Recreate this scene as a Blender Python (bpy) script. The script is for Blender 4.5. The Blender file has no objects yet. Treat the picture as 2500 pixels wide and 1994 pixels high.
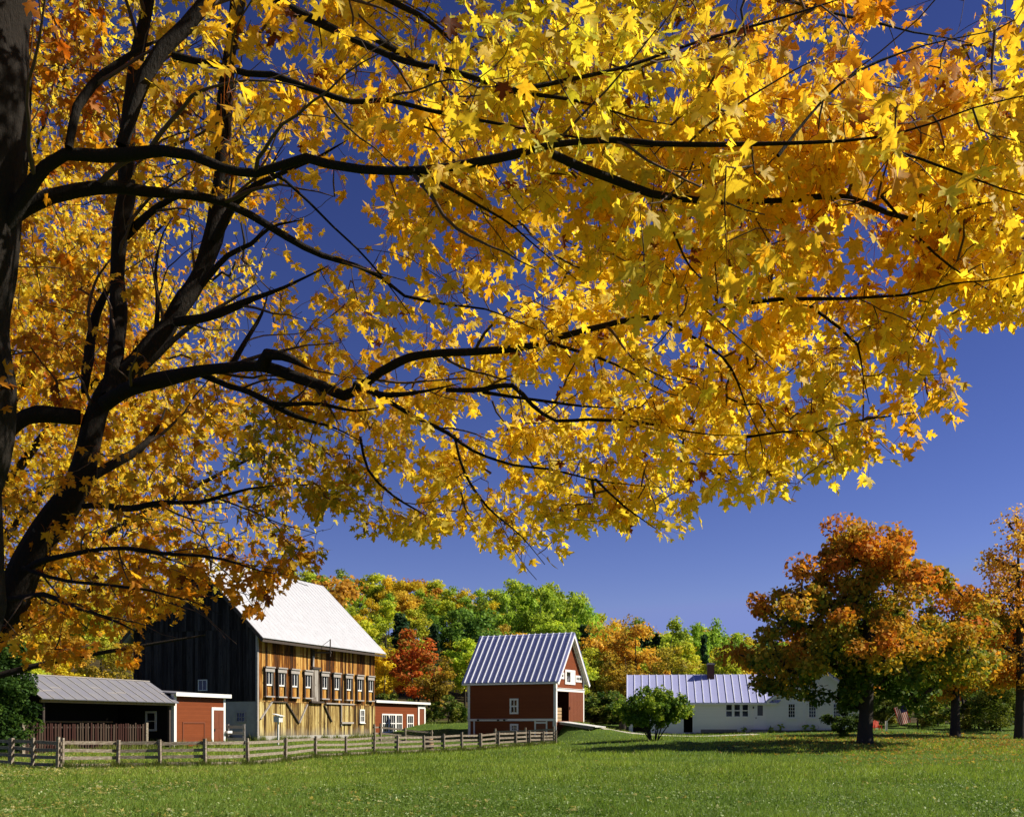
import bpy, math, random
import numpy as np
from mathutils import Vector

SC = bpy.context.scene
COL = SC.collection
R = math.radians
rng = np.random.default_rng(7)
random.seed(7)

# ------------------------------------------------------------------ camera
F = 2700.0                      # focal length in pixels of the 2500 px wide photograph
CX, HY, CZ = 1250.0, 1772.0, 1.7
cam_d = bpy.data.cameras.new("camera")
cam = bpy.data.objects.new("camera", cam_d)
COL.objects.link(cam)
cam.location = (0, 0, CZ)
cam.rotation_euler = (R(90), 0, 0)
cam_d.sensor_width = 36.0
cam_d.lens = 36.0 * F / 2500.0
cam_d.shift_y = (HY - 997.0) / 2500.0
cam_d.clip_end = 6000
SC.camera = cam

# ------------------------------------------------------------------ light
SUN_AZ, SUN_EL = 1.0, 41.0     # azimuth counted from +X towards +Y
S = Vector((math.cos(R(SUN_AZ)) * math.cos(R(SUN_EL)), math.sin(R(SUN_AZ)) * math.cos(R(SUN_EL)), math.sin(R(SUN_EL))))
sun_d = bpy.data.lights.new("sun", 'SUN')
sun_d.energy = 5.0
sun_d.angle = R(0.5)
sun_d.color = (1.0, 0.92, 0.78)
sun = bpy.data.objects.new("sun", sun_d)
COL.objects.link(sun)
sun.rotation_euler = S.to_track_quat('Z', 'Y').to_euler()
sun.location = (60, 20, 60)

world = bpy.data.worlds.new("World")
SC.world = world
world.use_nodes = True
wn, wl = world.node_tree.nodes, world.node_tree.links
for n in list(wn): wn.remove(n)
w_out = wn.new('ShaderNodeOutputWorld')
w_bg = wn.new('ShaderNodeBackground')
w_sky = wn.new('ShaderNodeTexSky')
w_sky.sky_type = 'NISHITA'
w_sky.sun_disc = False
w_sky.sun_elevation = R(SUN_EL)
w_sky.sun_rotation = R(90 - SUN_AZ)
w_sky.altitude = 800
w_sky.air_density = 1.0
w_sky.dust_density = 0.1
w_sky.ozone_density = 6.0
w_gam = wn.new('ShaderNodeGamma'); w_gam.inputs[1].default_value = 1.6
w_mul = wn.new('ShaderNodeMix'); w_mul.data_type = 'RGBA'; w_mul.blend_type = 'MULTIPLY'
w_mul.inputs[0].default_value = 1.0
w_mul.inputs[7].default_value = (0.62, 0.37, 0.41, 1)
w_bg.inputs[1].default_value = 0.05
wl.new(w_sky.outputs[0], w_gam.inputs[0])
wl.new(w_gam.outputs[0], w_mul.inputs[6])
w_cap = wn.new('ShaderNodeMix'); w_cap.data_type = 'RGBA'; w_cap.blend_type = 'DARKEN'
w_cap.inputs[0].default_value = 1.0
w_cap.inputs[7].default_value = (2.8, 3.7, 8.2, 1)     # no glare round the sun: a polarised, very clear sky
wl.new(w_mul.outputs[2], w_cap.inputs[6])
wl.new(w_cap.outputs[2], w_bg.inputs[0])
wl.new(w_bg.outputs[0], w_out.inputs[0])

SC.view_settings.view_transform = 'Standard'
SC.view_settings.look = 'None'
SC.view_settings.exposure = 0.62
SC.view_settings.gamma = 1.0
SC.view_settings.use_curve_mapping = False
SC.render.engine = 'CYCLES'
SC.cycles.max_bounces = 10
SC.cycles.diffuse_bounces = 7
SC.cycles.transmission_bounces = 8
SC.cycles.use_denoising = True

# ------------------------------------------------------------------ helpers: things and meshes
def tag(o, label=None, cat=None, group=None, kind=None):
    if label: o['label'] = label
    if cat: o['category'] = cat
    if group: o['group'] = group
    if kind: o['kind'] = kind
    return o

def thing(name, label, cat, loc=(0, 0, 0), rz=0.0, group=None):
    o = bpy.data.objects.new(name, None)
    o.empty_display_size = 0.3
    COL.objects.link(o)
    o.location = loc
    o.rotation_euler = (0, 0, rz)
    return tag(o, label, cat, group)

def link_mesh(name, me, parent=None, loc=None, label=None):
    o = bpy.data.objects.new(name, me)
    COL.objects.link(o)
    if parent is not None: o.parent = parent
    if loc is not None: o.location = loc
    if label: o['label'] = label
    return o

class MB:
    """collects boxes, bars, polygons and tubes into one mesh"""
    def __init__(s): s.v, s.f, s.chunks = [], [], []
    def add(s, vs, fs):
        b = len(s.v); s.chunks.append((b, len(s.f)))
        s.v += [tuple(p) for p in vs]
        s.f += [tuple(i + b for i in f) for f in fs]
        return s
    def box(s, x0, x1, y0, y1, z0, z1):
        x0, x1 = min(x0, x1), max(x0, x1); y0, y1 = min(y0, y1), max(y0, y1); z0, z1 = min(z0, z1), max(z0, z1)
        return s.add([(x0, y0, z0), (x1, y0, z0), (x1, y1, z0), (x0, y1, z0), (x0, y0, z1), (x1, y0, z1), (x1, y1, z1), (x0, y1, z1)],
                     [(0, 3, 2, 1), (4, 5, 6, 7), (0, 1, 5, 4), (1, 2, 6, 5), (2, 3, 7, 6), (3, 0, 4, 7)])
    def bar(s, p, q, w, h, up=(0, 0, 1)):
        p, q = Vector(p), Vector(q); d = (q - p).normalized(); up = Vector(up)
        if abs(d.dot(up)) > .98: up = Vector((1, 0, 0))
        sx = d.cross(up).normalized(); u = sx.cross(d)
        vs = []
        for c in (p, q):
            for a, b in ((-1, -1), (1, -1), (1, 1), (-1, 1)):
                vs.append(c + sx * (a * w / 2) + u * (b * h / 2))
        return s.add(vs, [(3, 2, 1, 0), (4, 5, 6, 7), (0, 1, 5, 4), (1, 2, 6, 5), (2, 3, 7, 6), (3, 0, 4, 7)])
    def slab(s, pts, t):
        """extrude a planar polygon back along its normal"""
        P = [Vector(p) for p in pts]
        n = (P[1] - P[0]).cross(P[2] - P[0]).normalized()
        k = len(P); vs = P + [p - n * t for p in P]
        fs = [tuple(range(k)), tuple(reversed(range(k, 2 * k)))]
        for i in range(k):
            j = (i + 1) % k
            fs.append((i, i + k, j + k, j))
        return s.add(vs, fs)
    def tube(s, pts, rad, n=8, cap=True):
        v, f = tube(np.array(pts, float), np.array(rad, float) if hasattr(rad, '__len__') else np.full(len(pts), rad), n)
        s.add(v.tolist(), f.tolist())
        return s
    def each(s, name, mat, parent=None):
        cs = s.chunks + [(len(s.v), len(s.f))]
        for (a, fa), (b, fb) in zip(cs[:-1], cs[1:]):
            m = MB(); m.v = s.v[a:b]; m.f = [tuple(i - a for i in f) for f in s.f[fa:fb]]
            o = m.build(name, mat, parent)
        return o
    def build(s, name, mat, parent=None, label=None, smooth=False, loc=None):
        me = bpy.data.meshes.new(name)
        me.from_pydata(s.v, [], s.f)
        me.materials.append(mat)
        if smooth: me.polygons.foreach_set('use_smooth', [True] * len(me.polygons))
        me.update()
        return link_mesh(name, me, parent, loc, label)

def tube(P, rad, n=6):
    """tapered tube round a polyline, ends closed to a point; vertices, quads"""
    k = len(P)
    T = np.gradient(P, axis=0); T /= np.linalg.norm(T, axis=1, keepdims=True) + 1e-9
    ref = np.array([0, 0, 1.0]) if abs(T[0][2]) < .9 else np.array([1.0, 0, 0])
    U = np.zeros_like(P)
    u = np.cross(T[0], ref); u /= np.linalg.norm(u)
    for i in range(k):
        u = u - T[i] * u.dot(T[i]); u /= np.linalg.norm(u) + 1e-9
        U[i] = u
    W = np.cross(T, U)
    a = np.arange(n) * 2 * np.pi / n
    V = P[:, None, :] + rad[:, None, None] * (np.cos(a)[None, :, None] * U[:, None, :] + np.sin(a)[None, :, None] * W[:, None, :])
    V = V.reshape(-1, 3)
    i = np.arange(k - 1)[:, None] * n; j = np.arange(n)[None, :]; j2 = (j + 1) % n
    Q = np.stack([i + j, i + j2, i + n + j2, i + n + j], -1).reshape(-1, 4)
    return V, Q

def np_mesh(name, V, faces, mat, cols=None, smooth=False):
    """faces: list of (m,k) index arrays; cols: per-vertex RGB"""
    me = bpy.data.meshes.new(name)
    me.vertices.add(len(V)); me.vertices.foreach_set('co', np.ascontiguousarray(V, dtype=np.float32).ravel())
    faces = [f for f in faces if len(f)]
    loops = np.concatenate([f.ravel() for f in faces]).astype(np.int32)
    starts, o = [], 0
    for f in faces:
        starts.append(o + np.arange(len(f)) * f.shape[1]); o += f.size
    starts = np.concatenate(starts).astype(np.int32)
    me.loops.add(len(loops)); me.loops.foreach_set('vertex_index', loops)
    me.polygons.add(len(starts)); me.polygons.foreach_set('loop_start', starts)
    if smooth: me.polygons.foreach_set('use_smooth', np.ones(len(starts), bool))
    if cols is not None:
        at = me.color_attributes.new('tint', 'FLOAT_COLOR', 'POINT')
        c4 = np.ones((len(V), 4), np.float32); c4[:, :3] = cols
        at.data.foreach_set('color', c4.ravel())
    me.materials.append(mat)
    me.update(calc_edges=True)
    me.validate()
    return me

def tubes_mesh(name, chains, mat, n=5):
    VV, FF, o = [], [], 0
    for P, r in chains:
        v, f = tube(P, r, n); VV.append(v); FF.append(f + o); o += len(v)
    return np_mesh(name, np.concatenate(VV), [np.concatenate(FF)], mat, smooth=True)

def pt(px, py, Y):
    """the point at distance Y seen at photograph pixel (px, py)"""
    return np.array([(px - CX) * Y / F, Y, CZ + (HY - py) * Y / F])

# ------------------------------------------------------------------ helpers: materials
class NT:
    def __init__(s, name):
        s.m = bpy.data.materials.new(name); s.m.use_nodes = True
        s.n, s.l = s.m.node_tree.nodes, s.m.node_tree.links
        for x in list(s.n): s.n.remove(x)
        s.out = s.n.new('ShaderNodeOutputMaterial')
    def node(s, t, ins=None, **kw):
        x = s.n.new('ShaderNode' + t)
        for k, v in kw.items(): setattr(x, k, v)
        for k, v in (ins or {}).items(): s.set(x.inputs[k], v)
        return x
    def set(s, sock, v):
        if isinstance(v, bpy.types.NodeSocket): s.l.new(v, sock)
        elif isinstance(v, (tuple, list)) and sock.type == 'RGBA' and len(v) == 3: sock.default_value = (*v, 1)
        else: sock.default_value = v
    def math(s, op, a, b=0.0, c=0.0):
        x = s.node('Math', operation=op); s.set(x.inputs[0], a); s.set(x.inputs[1], b); s.set(x.inputs[2], c)
        return x.outputs[0]
    def mix(s, f, a, b, blend='MIX'):
        x = s.node('Mix', data_type='RGBA', blend_type=blend)
        s.set(x.inputs[0], f); s.set(x.inputs[6], a); s.set(x.inputs[7], b)
        return x.outputs[2]
    def ramp(s, f, stops):
        x = s.node('ValToRGB'); e = x.color_ramp.elements
        while len(e) > 1: e.remove(e[-1])
        e[0].position = stops[0][0]; e[0].color = (*stops[0][1], 1)
        for p, c in stops[1:]:
            k = e.new(p); k.color = (*c, 1)
        s.set(x.inputs[0], f)
        return x.outputs[0]
    def noise(s, vec, scale, detail=4, rough=.55):
        x = s.node('TexNoise', {'Scale': scale, 'Detail': detail, 'Roughness': rough})
        if vec is not None: s.set(x.inputs['Vector'], vec)
        return x.outputs[0]
    def coord(s, kind='Object'): return s.node('TexCoord').outputs[kind]
    def pos(s): return s.node('NewGeometry').outputs['Position']
    def xyz(s, v): return s.node('SeparateXYZ', {0: v}).outputs
    def vec(s, x, y, z): return s.node('CombineXYZ', {0: x, 1: y, 2: z}).outputs[0]
    def scale(s, v, k):
        x = s.node('VectorMath', operation='MULTIPLY'); s.set(x.inputs[0], v); x.inputs[1].default_value = k
        return x.outputs[0]
    def bump(s, h, strength=.5, dist=.02):
        return s.node('Bump', {'Height': h, 'Strength': strength, 'Distance': dist}).outputs[0]
    def pbsdf(s, col, rough=.6, metal=0.0, normal=None, spec=.5):
        x = s.node('BsdfPrincipled', {'Base Color': col, 'Roughness': rough, 'Metallic': metal, 'Specular IOR Level': spec})
        if normal is not None: s.l.new(normal, x.inputs['Normal'])
        s.l.new(x.outputs[0], s.out.inputs[0])
        return x

def m_plain(name, col, rough=.6, var=.25, scale=3.0, bump=.2, metal=0.0, spec=.4):
    t = NT(name); p = t.coord()
    f = t.noise(p, scale, 5)
    c = t.mix(f, tuple(x * (1 - var) for x in col), tuple(min(1, x * (1 + var)) for x in col))
    t.pbsdf(c, rough, metal, t.bump(t.noise(p, scale * 2, 4), bump * .3, .01), spec)
    return t.m

def m_foliage(name, trans=.45, hue_var=0.0, val_var=.15, gloss=.08, rough=.5, tmul=(1.25, 1.1, .55), spots=False):
    """leaf: colour from the tint of each leaf, lit through from behind"""
    t = NT(name)
    a = t.node('Attribute', attribute_name='tint').outputs[0]
    if hue_var or val_var:
        r = t.node('ObjectInfo').outputs['Random']
        hs = t.node('HueSaturation', {'Color': a})
        t.set(hs.inputs['Hue'], t.math('ADD', .5, t.math('MULTIPLY', t.math('SUBTRACT', r, .5), hue_var)))
        t.set(hs.inputs['Value'], t.math('ADD', 1.0, t.math('MULTIPLY', t.math('SUBTRACT', t.math('FRACT', t.math('MULTIPLY', r, 7.31)), .5), val_var)))
        a = hs.outputs[0]
    if spots:
        p = t.pos()
        a = t.mix(1.0, a, t.ramp(t.noise(p, 38.0, 4, .6), [(.30, (.72, .66, .6)), (.48, (1, 1, 1)), (.62, (1, 1, 1)), (.78, (.92, 1.0, .9))]), 'MULTIPLY')
        a = t.mix(t.ramp(t.noise(p, 120.0, 3, .6), [(.70, (0, 0, 0)), (.76, (.8, .8, .8))]), a, (.22, .09, .02))
    d = t.node('BsdfPrincipled', {'Base Color': a, 'Roughness': rough, 'Specular IOR Level': gloss * 4})
    tr = t.node('BsdfTranslucent', {'Color': t.mix(1.0, a, tmul, 'MULTIPLY')})
    mx = t.node('MixShader', {0: trans, 1: d.outputs[0], 2: tr.outputs[0]})
    t.l.new(mx.outputs[0], t.out.inputs[0])
    return t.m

def m_bark(name, dark, light, scale=6.0, thresh=.56, bump=.9):
    t = NT(name); p = t.coord()
    pz = t.scale(p, (1, 1, .35))
    f = t.noise(pz, scale * 3, 6, .65)
    c = t.mix(f, dark, tuple(x * 1.9 for x in dark))
    lich = t.ramp(t.noise(p, scale * .8, 5, .6), [(thresh, (0, 0, 0)), (thresh + .08, (1, 1, 1))])
    c = t.mix(t.math('MULTIPLY', lich, .75), c, light)
    t.pbsdf(c, .9, 0, t.bump(f, bump, .03), .2)
    return t.m

def m_boards(name, up, low, zsplit=2.6, zfade=.35, dark=(.035, .02, .012), rough=.85):
    """weathered vertical boards; each board is a real strip and takes its own tone"""
    t = NT(name); p = t.coord(); g = t.node('NewGeometry')
    rnd = g.outputs['Random Per Island']
    x, y, z = t.xyz(p)
    u = t.math('ADD', x, y)
    sv = t.vec(t.math('MULTIPLY', u, 6.0), t.math('MULTIPLY', rnd, 60.0), t.math('MULTIPLY', z, .55))
    streak = t.noise(sv, 1.0, 6, .65)
    f = t.math('ADD', t.math('MULTIPLY', t.math('SUBTRACT', streak, .17), 1.1), t.math('MULTIPLY', t.math('SUBTRACT', rnd, .5), .42))
    cu = t.ramp(f, [(.17, dark), (.29, up[0]), (.43, up[1]), (.60, up[2])])
    cl = t.ramp(f, [(.14, dark), (.27, low[0]), (.41, low[1]), (.58, low[2])])
    zz = t.math('ADD', z, t.math('MULTIPLY', t.math('SUBTRACT', t.noise(p, .9, 3), .5), 1.2))
    fz = t.node('MapRange', {0: zz, 1: zsplit - zfade, 2: zsplit + zfade}).outputs[0]
    c = t.mix(fz, cl, cu)
    knot = t.node('TexVoronoi', {'Vector': t.vec(t.math('MULTIPLY', u, 4.0), t.math('MULTIPLY', rnd, 20.0), t.math('MULTIPLY', z, 1.7)), 'Scale': 1.0}).outputs[0]
    k = t.ramp(knot, [(.08, (1, 1, 1)), (.20, (0, 0, 0))])
    c = t.mix(t.math('MULTIPLY', k, .8), c, dark)
    wet = t.node('MapRange', {0: zz, 1: .2, 2: .9, 3: .65, 4: 0.0}).outputs[0]
    c = t.mix(wet, c, (.23, .21, .18))
    t.pbsdf(c, rough, 0, None, .06)
    return t.m

def m_siding(name, col, pitch=.12, var=.15, rough=.6, depth=.02, dirt=.3):
    """horizontal clapboards: the lap shadow of every course painted as a dark line"""
    t = NT(name); p = t.coord(); x, y, z = t.xyz(p)
    fr = t.math('FRACT', t.math('MULTIPLY', z, 1.0 / pitch))
    course = t.math('FLOOR', t.math('MULTIPLY', z, 1.0 / pitch))
    wn_ = t.node('TexWhiteNoise', noise_dimensions='1D'); t.set(wn_.inputs['W'], course)
    n = t.noise(t.vec(t.math('MULTIPLY', t.math('ADD', x, y), 1.5), course, t.math('MULTIPLY', z, 4)), 1.0, 5, .6)
    f = t.math('ADD', t.math('MULTIPLY', n, .7), t.math('MULTIPLY', wn_.outputs[0], .3))
    c = t.mix(f, tuple(a * (1 - var) for a in col), tuple(min(1, a * (1 + var)) for a in col))
    low = t.node('MapRange', {0: t.math('ADD', z, t.math('MULTIPLY', t.noise(p, 1.5, 4), .8)), 1: .3, 2: 1.3, 3: dirt, 4: 0.0}).outputs[0]
    c = t.mix(low, c, tuple(a * .55 + .02 for a in col))
    line = t.math('LESS_THAN', fr, .10)  # shadow under each lap, put in as a darker line
    c = t.mix(t.math('MULTIPLY', line, .35), c, tuple(a * .5 for a in col))
    t.pbsdf(c, rough, 0, None, .12)
    return t.m

def m_metal(name, col, rough=.42, metal=.0, var=.12, dull=(.5, .5, .5), streak=.25, spec=.5):
    t = NT(name); p = t.coord()
    f = t.noise(p, 1.3, 6, .6)
    s2 = t.noise(t.scale(p, (1.6, 1.6, .35)), 1.3, 6, .72)
    c = t.mix(f, tuple(a * (1 - var) for a in col), tuple(min(1, a * (1 + var)) for a in col))
    c = t.mix(t.math('MULTIPLY', t.ramp(s2, [(.42, (0, 0, 0)), (.68, (1, 1, 1))]), streak), c, dull)
    rr = t.math('ADD', rough - .08, t.math('MULTIPLY', f, .16))
    t.pbsdf(c, rr, metal, None, spec)
    return t.m

def m_glass(name, col=(.012, .014, .018)):
    t = NT(name)
    t.pbsdf(col, .06, 0, t.bump(t.noise(t.coord(), 2.5, 2), .05, .02), .6)
    return t.m

M = {}
M['white'] = m_plain('white_paint', (.78, .77, .73), .55, .08, 2.5, .1)
M['oldwhite'] = m_plain('worn_white_paint', (.62, .62, .60), .7, .18, 3.0, .3)
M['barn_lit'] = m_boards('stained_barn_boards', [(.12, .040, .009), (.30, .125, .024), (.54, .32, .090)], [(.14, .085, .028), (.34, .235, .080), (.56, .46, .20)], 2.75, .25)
M['barn_shaded'] = m_boards('shaded_barn_boards', [(.022, .019, .019), (.033, .029, .029), (.05, .046, .045)], [(.022, .019, .019), (.033, .029, .029), (.05, .046, .045)], 2.6, .3, (.012, .011, .011))  # darker copy of the barn boards, the gable's shade put into the colour
M['grey_board'] = m_boards('grey_weathered_boards', [(.10, .085, .07), (.22, .19, .16), (.38, .35, .31)], [(.10, .085, .07), (.22, .19, .16), (.38, .35, .31)])
M['fence'] = None
M['red'] = m_siding('red_clapboard', (.19, .050, .017), .13, .22)
M['redboard'] = m_plain('red_boards', (.165, .045, .016), .6, .18, 5, .2)
M['house'] = m_siding('white_clapboard', (.80, .79, .72), .115, .05, .6, .018, .25)
M['barnroof'] = m_metal('galvanised_barn_roof', (.45, .455, .475), .55, 0, .07, (.37, .375, .39), .7)
M['blueroof'] = m_metal('sky_tinted_metal_roof', (.37, .39, .64), .40, 0, .06, (.42, .42, .5), .2)  # blue of the sky light put into the panel colour
M['rib'] = m_metal('roof_seam', (.80, .81, .84), .4, 0, .05, (.7, .7, .7), .1)  # paler than the panels: sunlight on the ribs put into the colour
M['greyroof'] = m_metal('old_grey_roof_sheet', (.17, .17, .20), .5, 0, .15, (.24, .23, .20), .5)
M['glass'] = m_glass('window_glass')
M['concrete'] = m_plain('concrete_foundation', (.36, .34, .30), .9, .3, 2, .5)
M['darkwood'] = m_plain('dark_weathered_wood', (.06, .045, .035), .9, .4, 5, .5)
M['shade_dark'] = m_plain('shade_dark_boards', (.012, .010, .009), .95, .4, 4, .3)  # near black: the open shed's interior shade put into the colour
M['greywood'] = m_plain('grey_weathered_wood', (.34, .31, .28), .9, .3, 6, .5)
M['tanwood'] = m_plain('tan_wood', (.36, .24, .12), .8, .3, 5, .4)
M['brick'] = m_plain('dark_chimney_brick', (.10, .045, .035), .9, .4, 12, .6)
M['redpaint'] = m_plain('bright_red_paint', (.62, .07, .03), .5, .1, 4, .1)
M['iron'] = m_plain('dark_iron', (.03, .03, .03), .5, .3, 8, .2, .6)
M['stone'] = m_plain('field_stone', (.20, .19, .17), .95, .4, 4, .8)
M['bark'] = m_bark('maple_bark', (.0105, .008, .006), (.12, .11, .085), 14.0, .69)
M['twig'] = m_plain('twig_bark', (.075, .045, .03), .8, .3, 20, .1)
M['greybark'] = m_bark('grey_bark', (.030, .025, .020), (.15, .14, .12), 5.0, .66)
M['palebark'] = m_bark('pale_bark', (.13, .12, .10), (.42, .40, .35), 3.0, .5)
M['leaf'] = m_foliage('maple_leaf', .60, 0, 0, .05, .55, (1.18, 1.06, .6), True)
M['leaf_far'] = m_foliage('tree_leaf', .42, .035, .30, .03, .6, (1.1, 1.08, .7))
M['leaf_big'] = m_foliage('autumn_leaf', .45, 0, 0, .03, .6, (1.15, 1.05, .7))
M['grass'] = m_foliage('grass_blade', .38, 0, 0, .06, .5, (1.1, 1.15, .5))

def make_fence_mat():
    t = NT('fence_wood'); p = t.coord()
    f = t.noise(t.scale(p, (3, 3, 10)), 2.0, 6, .65)
    c = t.ramp(f, [(.25, (.08, .06, .042)), (.5, (.24, .195, .145)), (.72, (.40, .35, .28))])
    lich = t.ramp(t.noise(p, 7.0, 4, .6), [(.60, (0, 0, 0)), (.68, (1, 1, 1))])
    c = t.mix(t.math('MULTIPLY', lich, .7), c, (.50, .48, .36))
    t.pbsdf(c, .9, 0, None, .15)
    return t.m
M['fence'] = make_fence_mat()

def make_flag_mat():
    t = NT('flag_cloth'); x, y, z = t.xyz(t.coord())
    k = t.math('FLOOR', t.math('MULTIPLY', y, 13.0))
    st = t.math('MODULO', k, 2.0)
    c = t.mix(t.math('GREATER_THAN', st, .5), (.45, .03, .03), (.72, .66, .52))
    can = t.math('MULTIPLY', t.math('GREATER_THAN', y, 6 / 13.0), t.math('LESS_THAN', x, .4))
    c = t.mix(can, c, (.02, .02, .055))
    d = t.node('BsdfDiffuse', {0: c}); tr = t.node('BsdfTranslucent', {0: c})
    mx = t.node('MixShader', {0: .4, 1: d.outputs[0], 2: tr.outputs[0]})
    t.l.new(mx.outputs[0], t.out.inputs[0])
    return t.m

# ------------------------------------------------------------------ terrain
CP = []
def cp(px, d, py): CP.append(((px - CX) * d / F, d, CZ + (HY - py) * d / F))
for a in [(150, 45, 1876), (300, 47, 1874), (520, 48, 1872), (606, 50, 1870), (700, 57, 1860), (772, 63, 1850), (860, 69, 1847),
          (970, 73, 1841), (1080, 77, 1836), (1174, 80, 1831), (1290, 84, 1821), (1357, 87, 1815), (0, 48, 1868), (-150, 52, 1862),
          (425, 66, 1826), (300, 61, 1830), (105, 56, 1834), (549, 71, 1819), (628, 79, 1808), (780, 88, 1804), (915, 96, 1800), (1020, 100, 1797), (300, 82, 1800),
          (1143, 99, 1801), (1357, 95, 1803), (1432, 100.5, 1764), (1372, 97.2, 1762), (1385, 95, 1778), (1400, 91, 1806), (1480, 99, 1781), (1545, 98, 1790),
          (1700, 93, 1797), (1540, 102, 1789), (1881, 98, 1787), (2200, 93, 1788), (1596, 80, 1806), (2110, 70, 1815), (2334, 88, 1797),
          (2487, 86, 1804), (2500, 60, 1841), (1250, 60, 1851), (1800, 60, 1847), (1700, 74, 1817), (2350, 72, 1818), (1450, 80, 1812), (2700, 90, 1800), (2800, 60, 1840), (2060, 61.5, 1840), (1900, 62.5, 1835), (1760, 66, 1824), (2220, 62, 1836), (1950, 72, 1811), (2250, 74, 1811)]:
    cp(*a)
for x, y, z in [(0, 0, 0), (0, 20, 0), (-15, 10, 0), (15, 10, 0), (-12, 22, 0), (12, 22, 0), (0, 32, 0), (-16, 33, 0), (16, 33, 0), (0, 45, -.02), (16, 46, 0),
                (-60, 0, 0), (60, 0, 0), (-60, 40, .2), (60, 40, .2), (-70, 80, 1.2), (70, 85, 1.2), (0, -50, 0), (-60, -50, 0), (60, -50, 0),
                (-40, 112, 2.2), (-10, 112, 2.1), (12, 112, 2.2), (40, 112, 1.9), (80, 112, 1.9), (-80, 112, 2.2)]:
    CP.append((x, y, z))
CP = np.array(CP)
_D = np.sqrt(((CP[:, None, :2] - CP[None, :, :2]) ** 2).sum(-1) + .5)
_A = np.zeros((len(CP) + 1,) * 2); _A[:-1, :-1] = _D - .06 * np.eye(len(CP)); _A[:-1, -1] = 1; _A[-1, :-1] = 1
_W = np.linalg.solve(_A, np.append(CP[:, 2], 0))

def smooth(t): t = np.clip(t, 0, 1); return t * t * (3 - 2 * t)
HU = [-1500, 300, 600, 1000, 1300, 1440, 1560, 1800, 2500, 4500]
HH = [24, 27, 28, 22, 17, 10, 6.5, 6, 8, 12]
FU = [-1500, 800, 1500, 1750, 1850, 1980, 2350, 2600, 4500]
FH = [30, 38, 30, 36, 44, 50, 60, 64, 60]
def gz(x, y):
    x = np.atleast_1d(np.asarray(x, float)); y = np.atleast_1d(np.asarray(y, float))
    z = np.zeros(len(x))
    for a in range(0, len(x), 60000):
        sl = slice(a, a + 60000)
        d = np.sqrt((x[sl, None] - CP[None, :, 0]) ** 2 + (y[sl, None] - CP[None, :, 1]) ** 2 + .5)
        z[sl] = d @ _W[:-1] + _W[-1]
    far = smooth((np.maximum(np.abs(x) - 70, 0)) / 40) + smooth((-y - 20) / 40)
    z = np.where(far > 0, z * (1 - np.clip(far, 0, 1)) + np.clip(far, 0, 1) * np.clip(y * .012, 0, 1.5), z)
    u = 1250 + F * x / np.maximum(y, 60)
    h = 2 + (np.interp(u, HU, HH) - 2) * smooth((y - 105) / 160)
    hf = np.interp(u, FU, FH) * smooth((y - 380) / 340)
    h = np.maximum(h * (1 - .35 * smooth((y - 300) / 300)), hf)
    b = smooth((y - 100) / 18)
    return z * (1 - b) + h * b
def g1(x, y): return float(gz([x], [y])[0])

def make_ground():
    ys = np.concatenate([np.arange(-120, 0, 12), np.arange(0, 130, 1.1), np.arange(130, 420, 6), np.arange(420, 900, 25), np.arange(900, 3600, 220)])
    xh = np.concatenate([np.arange(0, 70, 1.2), np.arange(70, 140, 5), np.arange(140, 500, 20), np.arange(500, 2600, 150)])
    xs = np.concatenate([-xh[:0:-1], xh])
    X, Y = np.meshgrid(xs, ys)
    Z = gz(X.ravel(), Y.ravel())
    V = np.stack([X.ravel(), Y.ravel(), Z], 1)
    nx, ny = len(xs), len(ys)
    i = np.arange(ny - 1)[:, None] * nx; j = np.arange(nx - 1)[None, :]
    Q = np.stack([i + j, i + j + 1, i + nx + j + 1, i + nx + j], -1).reshape(-1, 4)
    t = NT('pasture_ground'); p = t.pos()
    n1 = t.noise(p, .12, 4); n2 = t.noise(p, 1.1, 6, .7); n3 = t.noise(p, 9.0, 5, .7)
    f = t.math('ADD', t.math('MULTIPLY', n1, .5), t.math('ADD', t.math('MULTIPLY', n2, .3), t.math('MULTIPLY', n3, .25)))
    c = t.ramp(f, [(.30, (.025, .050, .006)), (.5, (.060, .105, .012)), (.68, (.12, .175, .024))])
    x, y, z = t.xyz(p)
    wood = t.math('MULTIPLY', t.node('MapRange', {0: y, 1: 108.0, 2: 120.0}).outputs[0], 1.0)
    c = t.mix(wood, c, t.ramp(n2, [(.35, (.030, .022, .010)), (.6, (.075, .055, .018))]))
    t.pbsdf(c, .95, 0, t.bump(n2, .35, .10), .15)
    o = link_mesh('field', np_mesh('field', V, [Q], t.m, smooth=True))
    tag(o, 'green pasture rising gently to the wooded hillside', None, None, 'structure')
make_ground()

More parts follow.
